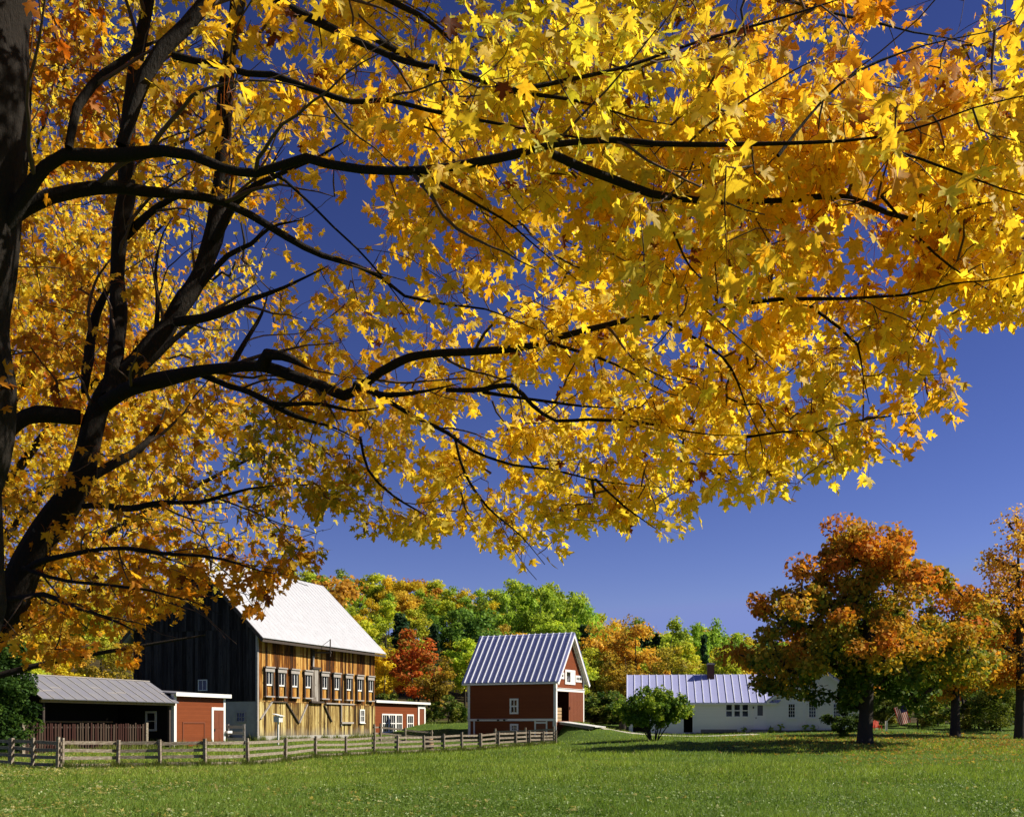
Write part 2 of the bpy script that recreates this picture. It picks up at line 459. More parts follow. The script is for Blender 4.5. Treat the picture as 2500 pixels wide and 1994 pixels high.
def drape(name, pts, width, mat, lift=.03, label=None):
    P = np.array(pts, float); V, n = [], 0
    Q = []
    s = np.concatenate([[0], np.cumsum(np.linalg.norm(np.diff(P, axis=0), axis=1))])
    ss = np.arange(0, s[-1], .6)
    px_, py_ = np.interp(ss, s, P[:, 0]), np.interp(ss, s, P[:, 1])
    T = np.stack([np.gradient(px_), np.gradient(py_)], 1); T /= np.linalg.norm(T, axis=1, keepdims=True)
    N = np.stack([-T[:, 1], T[:, 0]], 1)
    offs = np.linspace(-.5, .5, 5)
    rows = []
    for o in offs:
        w = width * (1 + .18 * np.sin(ss * 1.7 + o * 3) * abs(o) * 2)
        xx, yy = px_ + N[:, 0] * o * w, py_ + N[:, 1] * o * w
        zz = gz(xx, yy) + lift * (1.0 if abs(o) < .4 else .2)
        rows.append(np.stack([xx, yy, zz], 1))
    V = np.stack(rows, 1).reshape(-1, 3); k = len(offs)
    i = np.arange(len(ss) - 1)[:, None] * k; j = np.arange(k - 1)[None, :]
    Q = np.stack([i + j, i + k + j, i + k + j + 1, i + j + 1], -1).reshape(-1, 4)[:, ::-1]
    o = link_mesh(name, np_mesh(name, V, [Q], mat, smooth=True))
    return o

# ------------------------------------------------------------------ buildings
def frame(px, Y, ex):
    """local frame of a building corner: ground point, rotation"""
    ex = Vector((ex[0], ex[1])).normalized()
    return ((px - CX) * Y / F, Y), math.atan2(ex[1], ex[0]), np.array(ex), np.array((-ex[1], ex[0]))

def along(K, d, px):
    """distance from K along d at which the photograph column px is reached"""
    r = (px - CX) / F
    return (r * K[1] - K[0]) / (d[0] - r * d[1])

def win(parent, pl, u0, u1, z0, z1, cols, rows, fm, fw=.09, mw=.03, out=.06, name='window', label=None, sill=False, split=None, glass='glass'):
    """a window on the plane pl = (axis, position, outward sign): frame > sash bars and pane"""
    ax, c, sg = pl
    def B(mb, a0, a1, b0, b1, o0, o1):
        if ax == 'y': mb.box(a0, a1, c + sg * o0, c + sg * o1, b0, b1)
        else: mb.box(c + sg * o0, c + sg * o1, a0, a1, b0, b1)
    m = MB()
    B(m, u0, u0 + fw, z0, z1, 0, out); B(m, u1 - fw, u1, z0, z1, 0, out)
    B(m, u0 + fw, u1 - fw, z0, z0 + fw, 0, out); B(m, u0 + fw, u1 - fw, z1 - fw, z1, 0, out)
    if sill: B(m, u0 - .06, u1 + .06, z0 - .06, z0 - .002, 0, out + .06)
    f = m.build(name, fm, parent, label)
    iu0, iu1, iz0, iz1 = u0 + fw, u1 - fw, z0 + fw, z1 - fw
    s = MB()
    for i in range(1, cols):
        a = iu0 + (iu1 - iu0) * i / cols; B(s, a - mw / 2, a + mw / 2, iz0, iz1, .012, out * .7)
    for j in range(1, rows):
        b = iz0 + (iz1 - iz0) * j / rows
        w = mw * (1.7 if split == j else 1.0)
        B(s, iu0, iu1, b - w / 2, b + w / 2, .012, out * .74)
    if s.v: s.build('sash_bars', fm, f)
    p = MB(); B(p, iu0, iu1, iz0, iz1, .0, .012)
    p.build('pane', M[glass], f)
    return f

def wall_y(m, x0, x1, z0, z1, y, sg, holes=(), t=.12):
    """wall in a y = const plane with rectangular openings (u0,u1,z0,z1), built from closed slabs"""
    us = sorted({x0, x1, *[h for H in holes for h in H[:2]]}); zs = sorted({z0, z1, *[h for H in holes for h in H[2:]]})
    for i in range(len(us) - 1):
        # merge vertical runs
        run = None
        for k in range(len(zs) - 1):
            cu, cz = (us[i] + us[i + 1]) / 2, (zs[k] + zs[k + 1]) / 2
            hole = any(h[0] < cu < h[1] and h[2] < cz < h[3] for h in holes)
            if hole:
                if run: m.box(us[i], us[i + 1], y, y - sg * t, run[0], run[1]); run = None
            else: run = (run[0] if run else zs[k], zs[k + 1])
        if run: m.box(us[i], us[i + 1], y, y - sg * t, run[0], run[1])
def wall_x(m, y0, y1, z0, z1, x, sg, holes=(), t=.12):
    us = sorted({y0, y1, *[h for H in holes for h in H[:2]]}); zs = sorted({z0, z1, *[h for H in holes for h in H[2:]]})
    for i in range(len(us) - 1):
        run = None
        for k in range(len(zs) - 1):
            cu, cz = (us[i] + us[i + 1]) / 2, (zs[k] + zs[k + 1]) / 2
            hole = any(h[0] < cu < h[1] and h[2] < cz < h[3] for h in holes)
            if hole:
                if run: m.box(x, x - sg * t, us[i], us[i + 1], run[0], run[1]); run = None
            else: run = (run[0] if run else zs[k], zs[k + 1])
        if run: m.box(x, x - sg * t, us[i], us[i + 1], run[0], run[1])

# ---- the big weathered barn
BEX = (.9378, -.3473)
def big_barn():
    Y = 79.0
    K, rz, ex, ey = frame(628, Y, BEX)
    z0 = CZ + (HY - 1806) * Y / F
    b = thing('barn', 'tall weathered barn with bright metal roof and a row of nine windows', 'barn', (K[0], K[1], z0), rz)
    W, L, H = 10.8, along(K, ey, 915), CZ + (HY - 1537) * Y / F - z0 + .05
    RH = 5.35                                                     # roof rise
    def zz(py, t=0.0): return CZ + (HY - py) * (Y + ey[1] * t) / F - z0
    # sunlit long wall: real boards of uneven set
    m = MB(); r = random.Random(3)
    y = 0.0
    zs = 2.78
    while y < L - .02:
        w = min(r.uniform(.20, .36), L - y); d = r.uniform(0, .022); g = r.choice((.006, .012, .03))
        m.box(-.08, .0 + d, y + .006, y + w - g, zs, H - .02)
        y += w
    y = 0.0
    while y < L - .02:
        w = min(r.uniform(.20, .36), L - y); d = r.uniform(.0, .02); g = r.choice((.006, .015, .04))
        m.box(-.08, .03 + d, y + .006, y + w - g, .30, zs - r.uniform(.0, .05))
        y += w
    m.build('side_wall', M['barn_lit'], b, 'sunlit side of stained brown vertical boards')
    # dark gable wall
    m = MB(); x = 0.0
    sw = zs
    while x < W - .02:
        w = min(r.uniform(.18, .30), W - x); d = r.uniform(0, .02)
        c = x + w / 2
        top = H + RH * (1 - abs(c - W / 2) / (W / 2)) - .06
        m.box(-x - w + .005, -x - .005, .08, -d, sw, min(H + .02, top))
        if top > H + .1:
            m.box(-x - w + .005, -x - .005, .08, -.05 - d, H + .021, top)
        x += w
    m.build('gable_wall', M['barn_shaded'], b, 'gable wall of vertical boards coloured dark for its shade')
    m = MB()                                                      # hidden sides, close the volume
    m.box(-W, -W + .1, .1, L, 0, H); m.box(-W + .1, -.1, L - .1, L, 0, H)
    m.slab([(-.1, L, H + .01), (-W + .1, L, H + .01), (-W / 2, L, H + RH - .1)], .1)
    m.box(-.16, -.10, .1, L - .1, .0, H)                          # backing behind the boards
    m.box(-W + .1, -.16, .10, .16, sw - .1, H)
    m.slab([(-.1, .15, H + .01), (-W / 2, .15, H + RH - .15), (-W + .1, .15, H + .01)][::-1], .05)
    m.build('rear_wall', M['barn_shaded'], b)
    m = MB()
    m.box(-W, -.02, .02, .30, -1.2, sw - .01)
    m.box(-.30, .045, .302, L, -1.2, .30)
    m.box(-.28, .045, -.004, .301, -1.2, .30)
    f = m.build('foundation', M['concrete'], b)
    m = MB(); m.box(-.27, .02, -.006, .018, .301, sw - .02); m.box(-.10, .05, -.05, -.007, .3, H - .1); m.box(.03, .06, -.05, .12, .3, H - .15)
    m.each('corner_board', M['greywood'], b)
    # roof: two slopes with overhang
    ov, og, t = .85, .55, .05
    sl = RH / (W / 2)
    ze = H - ov * sl + .18
    zr = H + RH + .18
    m = MB()
    m.slab([(ov, -og, ze), (ov, L + og, ze), (-W / 2, L + og, zr), (-W / 2, -og, zr)], t)
    m.slab([(-W - ov, L + og, ze), (-W - ov, -og, ze), (-W / 2 - .002, -og, zr), (-W / 2 - .002, L + og, zr)], t)
    rf = m.build('roof', M['barnroof'], b)
    m = MB(); n = Vector((sl, 0, 1)).normalized()
    yy = -og + .35
    while yy < L + og:
        m.bar(Vector((ov - .02, yy, ze)) + n * .006, Vector((-W / 2, yy, zr)) + n * .006, .035, .022, n)
        yy += .62
    m.build('roof_seams', M['barnroof'], rf)
    m = MB()
    m.bar((ov - .03, -og - .03, ze - .18), (-W / 2, -og - .03, zr - .18), .05, .24, (sl, 0, 1))
    m.bar((-W - ov + .03, -og - .03, ze - .18), (-W / 2, -og - .03, zr - .18), .05, .24, (-sl, 0, 1))
    m.box(ov - .10, ov - .05, -og, L + og, ze - .28, ze - .10)
    m.each('rake_board', M['darkwood'], b)
    # nine window boxes along the lit wall
    tops = [655, 662, 668, 673, 680, 686, 692, 699, 706]; cen = [1483, 1552, 1624, 1698, 1790, 1857, 1924, 1985, 2045]
    for c, tp in zip(cen, tops):
        u = along(K, ey, c * .4406)
        zt = 5.22
        m = MB()
        w = .54
        # side casings stand proud, with hood above and sill below
        m.box(.022, .20, u - w, u - w + .12, zt - 2.02, zt); m.box(.022, .20, u + w - .12, u + w, zt - 2.02, zt)
        h = m.build('window', M['darkwood'], b)
        m = MB(); m.box(.022, .30, u - w - .08, u + w + .08, zt + .004, zt + .10); m.box(.20, .225, u - w - .06, u + w + .06, zt - .28, zt)
        m.build('hood', M['greywood'], h)
        m = MB(); m.box(.022, .27, u - w - .04, u + w + .04, zt - 2.12, zt - 2.022)
        m.build('sill', M['greywood'], h)
        m = MB()
        a0, a1, b0, b1 = u - w + .124, u + w - .124, zt - 1.28, zt - .22
        m.box(.06, .13, a0, a0 + .07, b0, b1); m.box(.06, .13, a1 - .07, a1, b0, b1)
        m.box(.06, .13, a0 + .07, a1 - .07, b0, b0 + .11); m.box(.06, .13, a0 + .07, a1 - .07, b1 - .06, b1)
        m.box(.06, .12, u - .03, u + .03, b0 + .11, b1 - .06)
        m.build('sash', M['white'], h)
        m = MB(); m.box(.03, .085, a0 + .07, u - .03, b0 + .11, b1 - .06); m.box(.03, .085, u + .03, a1 - .07, b0 + .11, b1 - .06)
        m.build('pane', M['glass'], h)
        m = MB(); q = 4; ww = (a1 - a0) / q
        for i in range(q): m.box(.03, .055 + .01 * (i % 2), a0 + ww * i + .004, a0 + ww * (i + 1) - .004, zt - 2.02, b0 - .01)
        m.build('lower_panel', M['barn_lit'], h)
    # hay door of dark boards between windows four and five, with the hoist above
    u = along(K, ey, 1745 * .4406); m = MB()
    for i in range(5): m.box(.025, .075 + .012 * (i % 2), u - .62 + i * .25 + .006, u - .62 + (i + 1) * .25 - .006, 2.95, 5.45)
    d = m.build('hay_door', M['grey_board'], b, 'tall dark plank hay door between the windows')
    m = MB(); m.box(.02, .16, u - .72, u + .75, 5.452, 5.62); m.box(.02, .30, u - .95, u + .95, 2.80, 2.945)
    m.each('door_rail', M['darkwood'], d)
    m = MB()
    m.box(.022, .10, u - .45, u - .25, 5.63, 7.0)
    m.build('hoist_mast', M['greywood'], b)
    m = MB(); m.bar((.05, u - .35, 6.72), (1.5, u - .1, 6.72), .16, .12); m.bar((.06, u - .35, 6.95), (.06, u - .35, 6.45), .3, .12)
    m.bar((1.42, u - .1, 6.4), (1.42, u - .1, 7.75), .07, .07); m.bar((.1, u - .35, 6.75), (1.40, u - .1, 7.7), .03, .03)
    m.build('hay_hoist', M['darkwood'], b)
    # braced frames of the lower doors
    def brace(p, q, mat, w=.13):
        a, c = along(K, ey, p[0] * .4406), along(K, ey, q[0] * .4406)
        return MB().bar((.10, a, p[1]), (.10, c, q[1]), .09, w, (1, 0, 0)).build('door_brace', mat, b)
    zt, zl = 2.78, 1.45
    brace((1437, .95 + .55), (1500, zt - .02), M['greywood']); brace((1500, zt), (1580, zt), M['darkwood']); brace((1582, zt - .05), (1650, 1.22), M['darkwood'])
    brace((1652, 1.25), (1696, zt - .1), M['greywood']); brace((1790, zt - .1), (1832, 1.35), M['darkwood'])
    ua, ub = along(K, ey, 1887 * .4406), along(K, ey, 1942 * .4406)
    m = MB(); nb = 6
    for i in range(nb): m.box(.06, .10 + .01 * (i % 2), ua + (ub - ua) * i / nb + .005, ua + (ub - ua) * (i + 1) / nb - .005, 1.35, 2.72)
    hd = m.build('hatch_door', M['barn_lit'], b)
    m = MB(); m.box(.055, .16, ua - .12, ua - .01, 1.0, 2.75); m.box(.055, .24, ua - .15, ub + .15, 1.20, 1.345); m.box(.055, .2, ua - 2.6, ub + .3, 2.76, 2.86)
    m.build('hatch_frame', M['greywood'], hd)
    uc = along(K, ey, 2001 * .4406)
    win(b, ('x', .055, 1), uc - .42, uc + .42, 1.28, 2.42, 3, 2, M['white'], .11, .04, .08, sill=True, label='small white six pane window low on the sunlit wall')
    # windows of the gable
    def gx(px): return along(K, -ex, px)
    a, c = gx(507), gx(485)
    win(b, ('y', -.03, -1), -c, -a, zz(1684), zz(1656), 2, 1, M['oldwhite'], .07, .05, .06, label='small two pane window high on the dark gable')
    a, c = gx(600), gx(576)
    win(b, ('y', .015, -1), -c, -a, zz(1763), zz(1736), 3, 2, M['greywood'], .10, .03, .06, label='small window in the concrete foundation')
    return b
big_barn()

# ---- small red shed with a white door frame, and the open machine shed beside it
def red_shed():
    Y = 66.0
    K, rz, ex, ey = frame(425, Y, BEX)
    z0 = CZ + (HY - 1827) * Y / F
    s = thing('shed', 'small red clapboard shed with white door frame beside the open shed', 'shed', (K[0], K[1], z0), rz)
    L, D, H = along(K, ey, 549), 3.6, CZ + (HY - 1692) * Y / F - z0
    ud0, ud1 = along(K, ey, 516), along(K, ey, 546)
    m = MB()
    m.box(-D, 0, L - .12, L, -.6, H + .05)
    m.box(-D, -D + .12, .12, L - .12, -.6, H + .3)
    MB().box(-D, 0, 0, .12, -.6, H + .05).build('side_wall', M['shade_dark'], s, 'side wall inside the open shed, coloured dark for shade')  # red shed's wall, blackened to stand for the shade under the open roof
    wall_x(m, .12, L - .12, -.6, H, 0, 1)
    m.build('wall', M['red'], s)
    m = MB()
    m.slab([(.32, -.22, H + .02), (.32, L + .22, H + .02), (-D - .3, L + .22, H + .34), (-D - .3, -.22, H + .34)], .05)
    rf = m.build('roof', M['greyroof'], s)
    m = MB(); m.box(.30, .345, -.24, L + .24, H - .16, H + .07); m.box(-D, .29, L + .20, L + .235, H - .12, H + .05)
    m.build('fascia', M['white'], s)
    m = MB(); m.box(-.02, .03, -.03, .20, -.3, H - .02); m.box(-.20, -.021, -.03, -.002, -.3, H - .02); m.box(-.02, .03, L - .17, L + .03, -.3, H - .02)
    m.each('corner_board', M['white'], s)
    m = MB(); zt = 2.36
    m.box(.002, .05, ud0 - .02, ud0 + .18, .05, zt + .18); m.box(.002, .05, ud0 + .18, ud1 - .02, zt, zt + .18)
    m.build('door_frame', M['white'], s)
    m = MB(); a0, a1 = ud0 + .184, ud1 - .06
    m.box(.002, .03, a0, a1, .12, zt - .005)
    for q in ((.25, 1.05), (1.2, 2.2)):
        for e in ((a0 + .08, (a0 + a1) / 2 - .04), ((a0 + a1) / 2 + .04, a1 - .08)):
            m.box(.03, .042, e[0], e[1], q[0], q[1])
    d = m.build('door', M['redboard'], s)
    MB().box(.03, .10, a0 + .03, a0 + .10, 1.02, 1.18).build('handle', M['iron'], d)
    m = MB(); h0, h1 = along(K, ey, 445), along(K, ey, 500)
    for z in (.35, 1.52): m.box(.004, .035, h0, h1, z, z + .09)
    for u in (h0, h1 - .09): m.box(.004, .034, u, u + .09, .441, 1.519)
    m.build('hatch', M['redboard'], s)
    u0, u1 = 1.7 / .9378, 2.35 / .9378
    win(s, ('y', 0, -1), -2.05, -1.25, 1.05, 2.25, 1, 2, M['white'], .12, .05, .06, label='white framed window in the shade of the open shed')
    MB().box(.0, .25, L - .06, L + .45, .9, 1.05).build('latch_bar', M['white'], s)
    return K, z0, ey, ex, H
SK, SZ, SEY, SEX, SH = red_shed()

def open_shed():
    rz = math.atan2(BEX[1], BEX[0])
    s = thing('open_shed', 'open fronted machine shed with grey sheet roof and picket screen', 'shed', (SK[0], SK[1], SZ), rz)
    L = 10.5; He, rr, s1, s2 = 2.98, 1.05, 1.78, 2.4
    m = MB()
    m.slab([(.42, -L - .5, He - .24), (.42, -.05, He - .24), (-s1, -.05, He + rr), (-s1, -L - .5, He + rr)], .05)
    m.slab([(-s1 - s2 - .3, -.05, He - .1), (-s1 - s2 - .3, -L - .5, He - .1), (-s1 - .003, -L - .5, He + rr), (-s1 - .003, -.05, He + rr)], .05)
    rf = m.build('roof', M['greyroof'], s)
    m = MB(); n = Vector((1.29, 0, 2.2)).normalized(); y = -L - .5
    r = random.Random(4)
    while y < -.05:
        m.bar(Vector((.42, y, He - .24)) + n * .015, Vector((-s1, y, He + rr)) + n * .015, .045, .035, n)
        if r.random() < .7:
            f = r.uniform(.25, .8); xx = .42 + (-s1 - .42) * f; z_ = He - .24 + (rr + .24) * f
            m.bar(Vector((xx, y, z_)) + n * .012, Vector((xx, min(y + .8, -.05), z_)) + n * .012, .05, .012, n)
        y += .8
    m.bar((-s1, -L - .5, He + rr + .02), (-s1, -.05, He + rr + .02), .12, .05)
    m.build('roof_seams', M['greywood'], rf)
    m = MB()
    for i in range(14):
        y = -L + i * L / 14; m.box(-s1 - s2, -s1 - s2 + .06, y + .0015, y + L / 14 - .0015, -.4, He - .10)
    m.slab([(-s1 - s2, -L, -.4), (-.02, -L, -.4), (-.02, -L, He - .35), (-s1, -L, He + rr - .3), (-s1 - s2, -L, He - .3)], .06)
    m.box(-s1 - s2, -3.62, -.001, .12, -.4, He - .1)
    m.build('wall', M['shade_dark'], s)
    MB().box(-s1 - s2 + .07, -.03, -L + .07, -.01, -.3, .10).build('floor', M['shade_dark'], s)  # dark floor, added so the ground inside looks shaded
    for y in (-L + .08, -.35):
        MB().box(-.16, -.02, y - .07, y + .07, -.5, He - .30).build('post', M['darkwood'], s)
    m = MB()
    m.box(.05, .16, -L - .3, -.08, He - .42, He - .28)
    for i in range(16):
        y = -L + .2 + i * (L - .5) / 15
        m.bar((.30, y, He - .31), (-s1, y, He + rr - .13), .05, .10)
    m.box(-s1 - s2 + .1, -s1 - s2 + .2, -L + .2, -.6, 1.55, 1.65)
    m.build('rafters', M['tanwood'], s)
    return s, L
osd, OSL = open_shed()

def picket_screen():
    rz = math.atan2(BEX[1], BEX[0])
    s = thing('picket_fence', 'dark brown picket fence standing across the open shed front', 'fence', (SK[0] + SEX[0] * .6, SK[1] + SEX[1] * .6, SZ), rz)
    y0, y1 = along((SK[0] + SEX[0] * .6, SK[1] + SEX[1] * .6), -SEY, 60), along((SK[0] + SEX[0] * .6, SK[1] + SEX[1] * .6), -SEY, 355)
    r = random.Random(9); y = -y0
    m = MB()
    while y < -y1:
        w = r.uniform(.09, .13); h = 1.48 + r.uniform(-.05, .06)
        m.bar((0.0, y + w / 2, -.1), (r.uniform(-.02, .02), y + w / 2 + r.uniform(-.02, .02), h), .03, w, (0, 1, 0))
        y += w + r.uniform(.06, .11)
    t = NT('picket_wood'); g = t.node('NewGeometry').outputs['Random Per Island']; p = t.coord()
    c = t.mix(t.ramp(g, [(.3, (0, 0, 0)), (.7, (1, 1, 1))]), (.045, .014, .010), (.075, .050, .034))
    c = t.mix(t.noise(t.scale(p, (4, 4, 1)), 3.0, 5), c, t.mix(.5, c, (.03, .02, .015)))
    t.pbsdf(c, .9, 0, None, .2)
    m.build('pickets', t.m, s)
    m = MB()
    for z in (.35, 1.25): m.box(-.075, -.02, -y0, -y1, z, z + .08)
    m.build('rail', M['darkwood'], s)
    for y in (-y0 - .12, -y1 + .08): MB().box(-.08, .07, y - .09, y + .09, -.3, 1.55).build('post', M['fence'], s)
picket_screen()

# ---- red shed behind the big barn
def far_red_shed():
    Y = 99.0
    K, rz, ex, ey = frame(912, Y, BEX)
    z0 = CZ + (HY - 1800) * Y / F
    s = thing('shed', 'small red shed with white framed windows behind the big barn', 'shed', (K[0], K[1], z0), rz)
    L, D, H = along(K, ey, 1038), 4.0, 3.28
    m = MB()
    m.box(-D, 0, 0, .12, -1.2, H + .05); m.box(-D, 0, L - .12, L, -1.2, H + .05); m.box(-D, -D + .12, .12, L - .12, -1.2, H + .3)
    wall_x(m, .12, L - .12, -1.2, H, 0, 1)
    m.build('wall', M['red'], s)
    MB().slab([(.34, -.1, H + .03), (.34, L + .5, H + .03), (-D - .3, L + .5, H + .35), (-D - .3, -.1, H + .35)], .05).build('roof', M['greyroof'], s)
    m = MB(); m.box(.315, .36, -.12, L + .52, H - .13, H + .08)
    m.build('fascia', M['white'], s)
    m = MB(); m.box(-.02, .03, -.03, .22, -.6, H - .02); m.box(-.02, .03, L - .22, L + .03, -.6, H - .02)
    m.each('corner_board', M['white'], s)
    f = lambda c: along(K, ey, 750 + c * .4406)
    a, b_ = f(412), f(525)
    w = (b_ - a) / 3
    for i in range(3):
        win(s, ('x', 0, 1), a + w * i, a + w * (i + 1) - .01, .41, 2.17, 3, 2, M['white'], .13, .05, .07, split=1, label=('first', 'second', 'third')[i] + ' of three joined white windows on the sunlit wall')
    win(s, ('x', 0, 1), f(550), f(587), .41, 2.17, 3, 2, M['white'], .16, .05, .07, split=1, label='single white window beside the door')
    a, b_ = f(611), f(650)
    m = MB(); m.box(.031, .08, a, a + .30, -.4, 3.06); m.box(.031, .08, a + .30, b_ - .2, 2.74, 3.06); m.box(.031, .08, b_ - .2, b_, -.4, 3.06)
    fr = m.build('door_frame', M['white'], s)
    MB().box(.002, .03, a + .3, b_ - .2, -.3, 2.74).build('door', M['redboard'], s)
far_red_shed()

# ---- the red barn
def red_barn():
    Y = 95.0
    K, rz, ex, ey = frame(1357, Y, (.889, -.457))
    z0 = CZ + (HY - 1802) * Y / F
    b = thing('barn', 'red barn with ribbed lavender metal roof and white trim', 'barn', (K[0], K[1], z0), rz)
    L, W = along(K, -ex, 1143), along(K, ey, 1425)
    zb = CZ + (HY - 1759) * Y / F - z0         # belt board, upper floor level
    H = CZ + (HY - 1652) * Y / F - z0
    RH = CZ + (HY - 1548) * (Y + ey[1] * W / 2) / F - z0 - H
    gy = lambda px: along(K, ey, px)
    d0, d1 = .32, gy(1387)                      # open half of the doorway
    zd = zb + 2.55
    m = MB()
    wall_y(m, -L + .0, 0, zb, H, 0, -1)
    wall_y(m, -L, 0, -1.0, zb, .06, -1)
    wall_y(m, -L, 0, -1.0, H, W, 1)
    wall_x(m, .13, W - .13, -1.0, H, -L, -1)
    wall_x(m, .13, W - .13, -1.0, H, 0, 1, [(d0, W - .35, zb, zd)])
    m.slab([(-.12, .0, H + .002), (-.0, .0, H + .002), (-.0, W, H + .002), (-.12, W, H + .002)][::1], .001)
    m.slab([(0, .0, H), (0, W, H), (0, W / 2, H + RH)], .12)
    m.slab([(-L, W, H), (-L, 0, H), (-L, W / 2, H + RH)], .12)
    m.build('wall', M['red'], b)
    m = MB(); m.box(-L + .13, -.13, .2, W - .2, zb - .14, zb - .02); m.build('floor', M['darkwood'], b)
    sl = RH / (W / 2); ov, og, t = .42, .45, .10
    ze, zr = H - ov * sl + .16, H + RH + .16
    m = MB()
    m.slab([(-L - og, -ov, ze), (og, -ov, ze), (og, W / 2, zr), (-L - og, W / 2, zr)], t)
    m.slab([(og, W + ov, ze), (-L - og, W + ov, ze), (-L - og, W / 2 + .003, zr), (og, W / 2 + .003, zr)], t)
    rf = m.build('roof', M['blueroof'], b)
    m = MB(); n = Vector((0, -sl, 1)).normalized(); k = 15
    for i in range(k + 1):
        x = -L - og + .3 + i * (L + 2 * og - .6) / k
        m.bar(Vector((x, -ov, ze)) + n * .045, Vector((x, W / 2, zr)) + n * .045, .075, .09, n)
        n2 = Vector((0, sl, 1)).normalized()
        m.bar(Vector((x, W + ov, ze)) + n2 * .045, Vector((x, W / 2, zr)) + n2 * .045, .075, .09, n2)
    m.build('roof_ribs', M['rib'], rf)
    m = MB()
    for sgn in (1, -1):
        yA = -ov if sgn == 1 else W + ov
        m.bar((og - .04, yA, ze - .24), (og - .04, W / 2, zr - .24), .07, .26, (0, -sgn * sl, 1))
        m.bar((.06, yA + sgn * .25, ze - .04), (.06, W / 2, zr - .34), .10, .16, (0, -sgn * sl, 1))
        m.bar((.22, yA + sgn * .0, ze - .15), (.22, W / 2, zr - .15), .30, .03, (0, -sgn * sl, 1))
    m.box(-L - og, og - .08, -ov + .03, -ov + .08, ze - .20, ze - .06)
    m.each('rake_board', M['white'], b)
    m = MB()
    for x0, x1 in ((-.20, .035), (-L - .03, -L + .2)):
        m.box(x0, x1, -.035, -.001, zb + .22, H - .02); m.box(x0, x1, .02, .059, -.4, zb - .002)
    m.box(.001, .035, .0, .24, zb - .1, H); m.box(.001, .035, W - .22, W + .03, zb - .15, H)
    m.each('corner_board', M['white'], b)
    m = MB(); m.box(-L - .04, .04, -.05, -.002, zb, zb + .20); m.box(.002, .06, -.03, W + .06, zd + .03, zd + .27); m.box(.002, .12, .2, W + .1, zd + .272, zd + .31)
    m.build('belt_board', M['white'], b)
    # basement: door frames
    fx = lambda px: -along(K, -ex, px)
    m = MB()
    for px in (1157, 1306, 1334, 1351): m.box(fx(px) - .07, fx(px) + .07, .02, .058, -.3, zb - .002)
    m.box(fx(1307), fx(1334), .02, .056, zb - .22, zb - .08)
    m.each('basement_trim', M['white'], b)
    m = MB(); m.box(fx(1309), fx(1331), .03, .055, -.3, zb - .24)
    m.build('basement_door', M['redboard'], b)
    m = MB()
    for px in (1168, 1217, 1232): m.box(fx(px) - .1, fx(px) + .1, -.12, -.052, zb + .02, zb + .14)
    m.box(fx(1165), fx(1240), -.09, -.055, zb + .14, zb + .17)
    m.build('door_track', M['iron'], b)
    za = lambda py: CZ + (HY - py) * (Y + .457 * 3) / F - z0
    win(b, ('y', 0, -1), fx(1245), fx(1266), za(1742), za(1704), 2, 2, M['white'], .15, .07, .07, split=1, label='tall white window on the shaded red wall')
    win(b, ('y', .06, -1), fx(1245), fx(1265), za(1786), za(1766), 3, 2, M['white'], .16, .04, .06, label='small basement window behind the rail fence')
    # gable: loft window pair
    m = MB(); a, c = gy(1378.5), gy(1403); zq0, zq1 = za(1669), za(1633)
    m.box(.002, .07, a, a + .2, zq0, zq1); m.box(.002, .07, c - .2, c, zq0, zq1); m.box(.002, .07, a + .2, c - .2, zq0, zq0 + .2); m.box(.002, .07, a + .2, c - .2, zq1 - .2, zq1)
    lw = m.build('loft_window', M['white'], b, 'large white loft window half open')
    MB().box(.002, .012, a + .2, c - .2, zq0 + .2, zq1 - .2).build('pane', M['glass'], lw)
    m = MB(); mid = (a + c) / 2 + .05
    for u in (a + .22, mid, mid + .3): m.box(.013, .055, u, u + .10, zq0 + .2, zq1 - .2)
    m.box(.013, .05, mid + .1, c - .2, zq0 + .2, zq1 - .2)
    m.build('shutter', M['white'], lw)
    win(b, ('x', 0, 1), gy(1361.5), gy(1376), za(1657), za(1641), 3, 1, M['white'], .17, .08, .06, label='small white loft window at the eave')
    win(b, ('x', 0, 1), gy(1404.5), gy(1419), za(1661.5), za(1645), 3, 1, M['white'], .17, .08, .06, label='small white loft window under the far rake')
    m = MB(); nb = 9; a, c = d1, W - .25
    for i in range(nb): m.box(.04, .075 + .006 * (i % 2), a + (c - a) * i / nb + .003, a + (c - a) * (i + 1) / nb - .003, zb - .06, zd + .02)
    dr = m.build('sliding_door', M['redboard'], b)
    MB().box(.08, .13, a + .08, a + .16, zb + 1.0, zb + 1.25).build('handle', M['iron'], dr)
    # hay inside and crates
    ii = thing('wooden_crate', 'tan wooden crate inside the open doorway of the red barn', 'crate', (K[0] + ex[0] * -.9 + ey[0] * 1.55, K[1] + ex[1] * -.9 + ey[1] * 1.55, z0 + zb - .02), rz)
    m = MB()
    for j in range(4):
        for a_ in (-.5, .46): m.box(a_, a_ + .04, -.5, .5, .02 + j * .3, .27 + j * .3)
        for a_ in (-.5, .46): m.box(-.455, .455, a_, a_ + .04, .02 + j * .3, .27 + j * .3)
    m.build('slats', M['tanwood'], ii)
    MB().box(-.46, .46, -.46, .46, 0, .019).build('base', M['tanwood'], ii)
    return K, z0, zb, ex, ey
RK, RZ, RZB, REX, REY = red_barn()

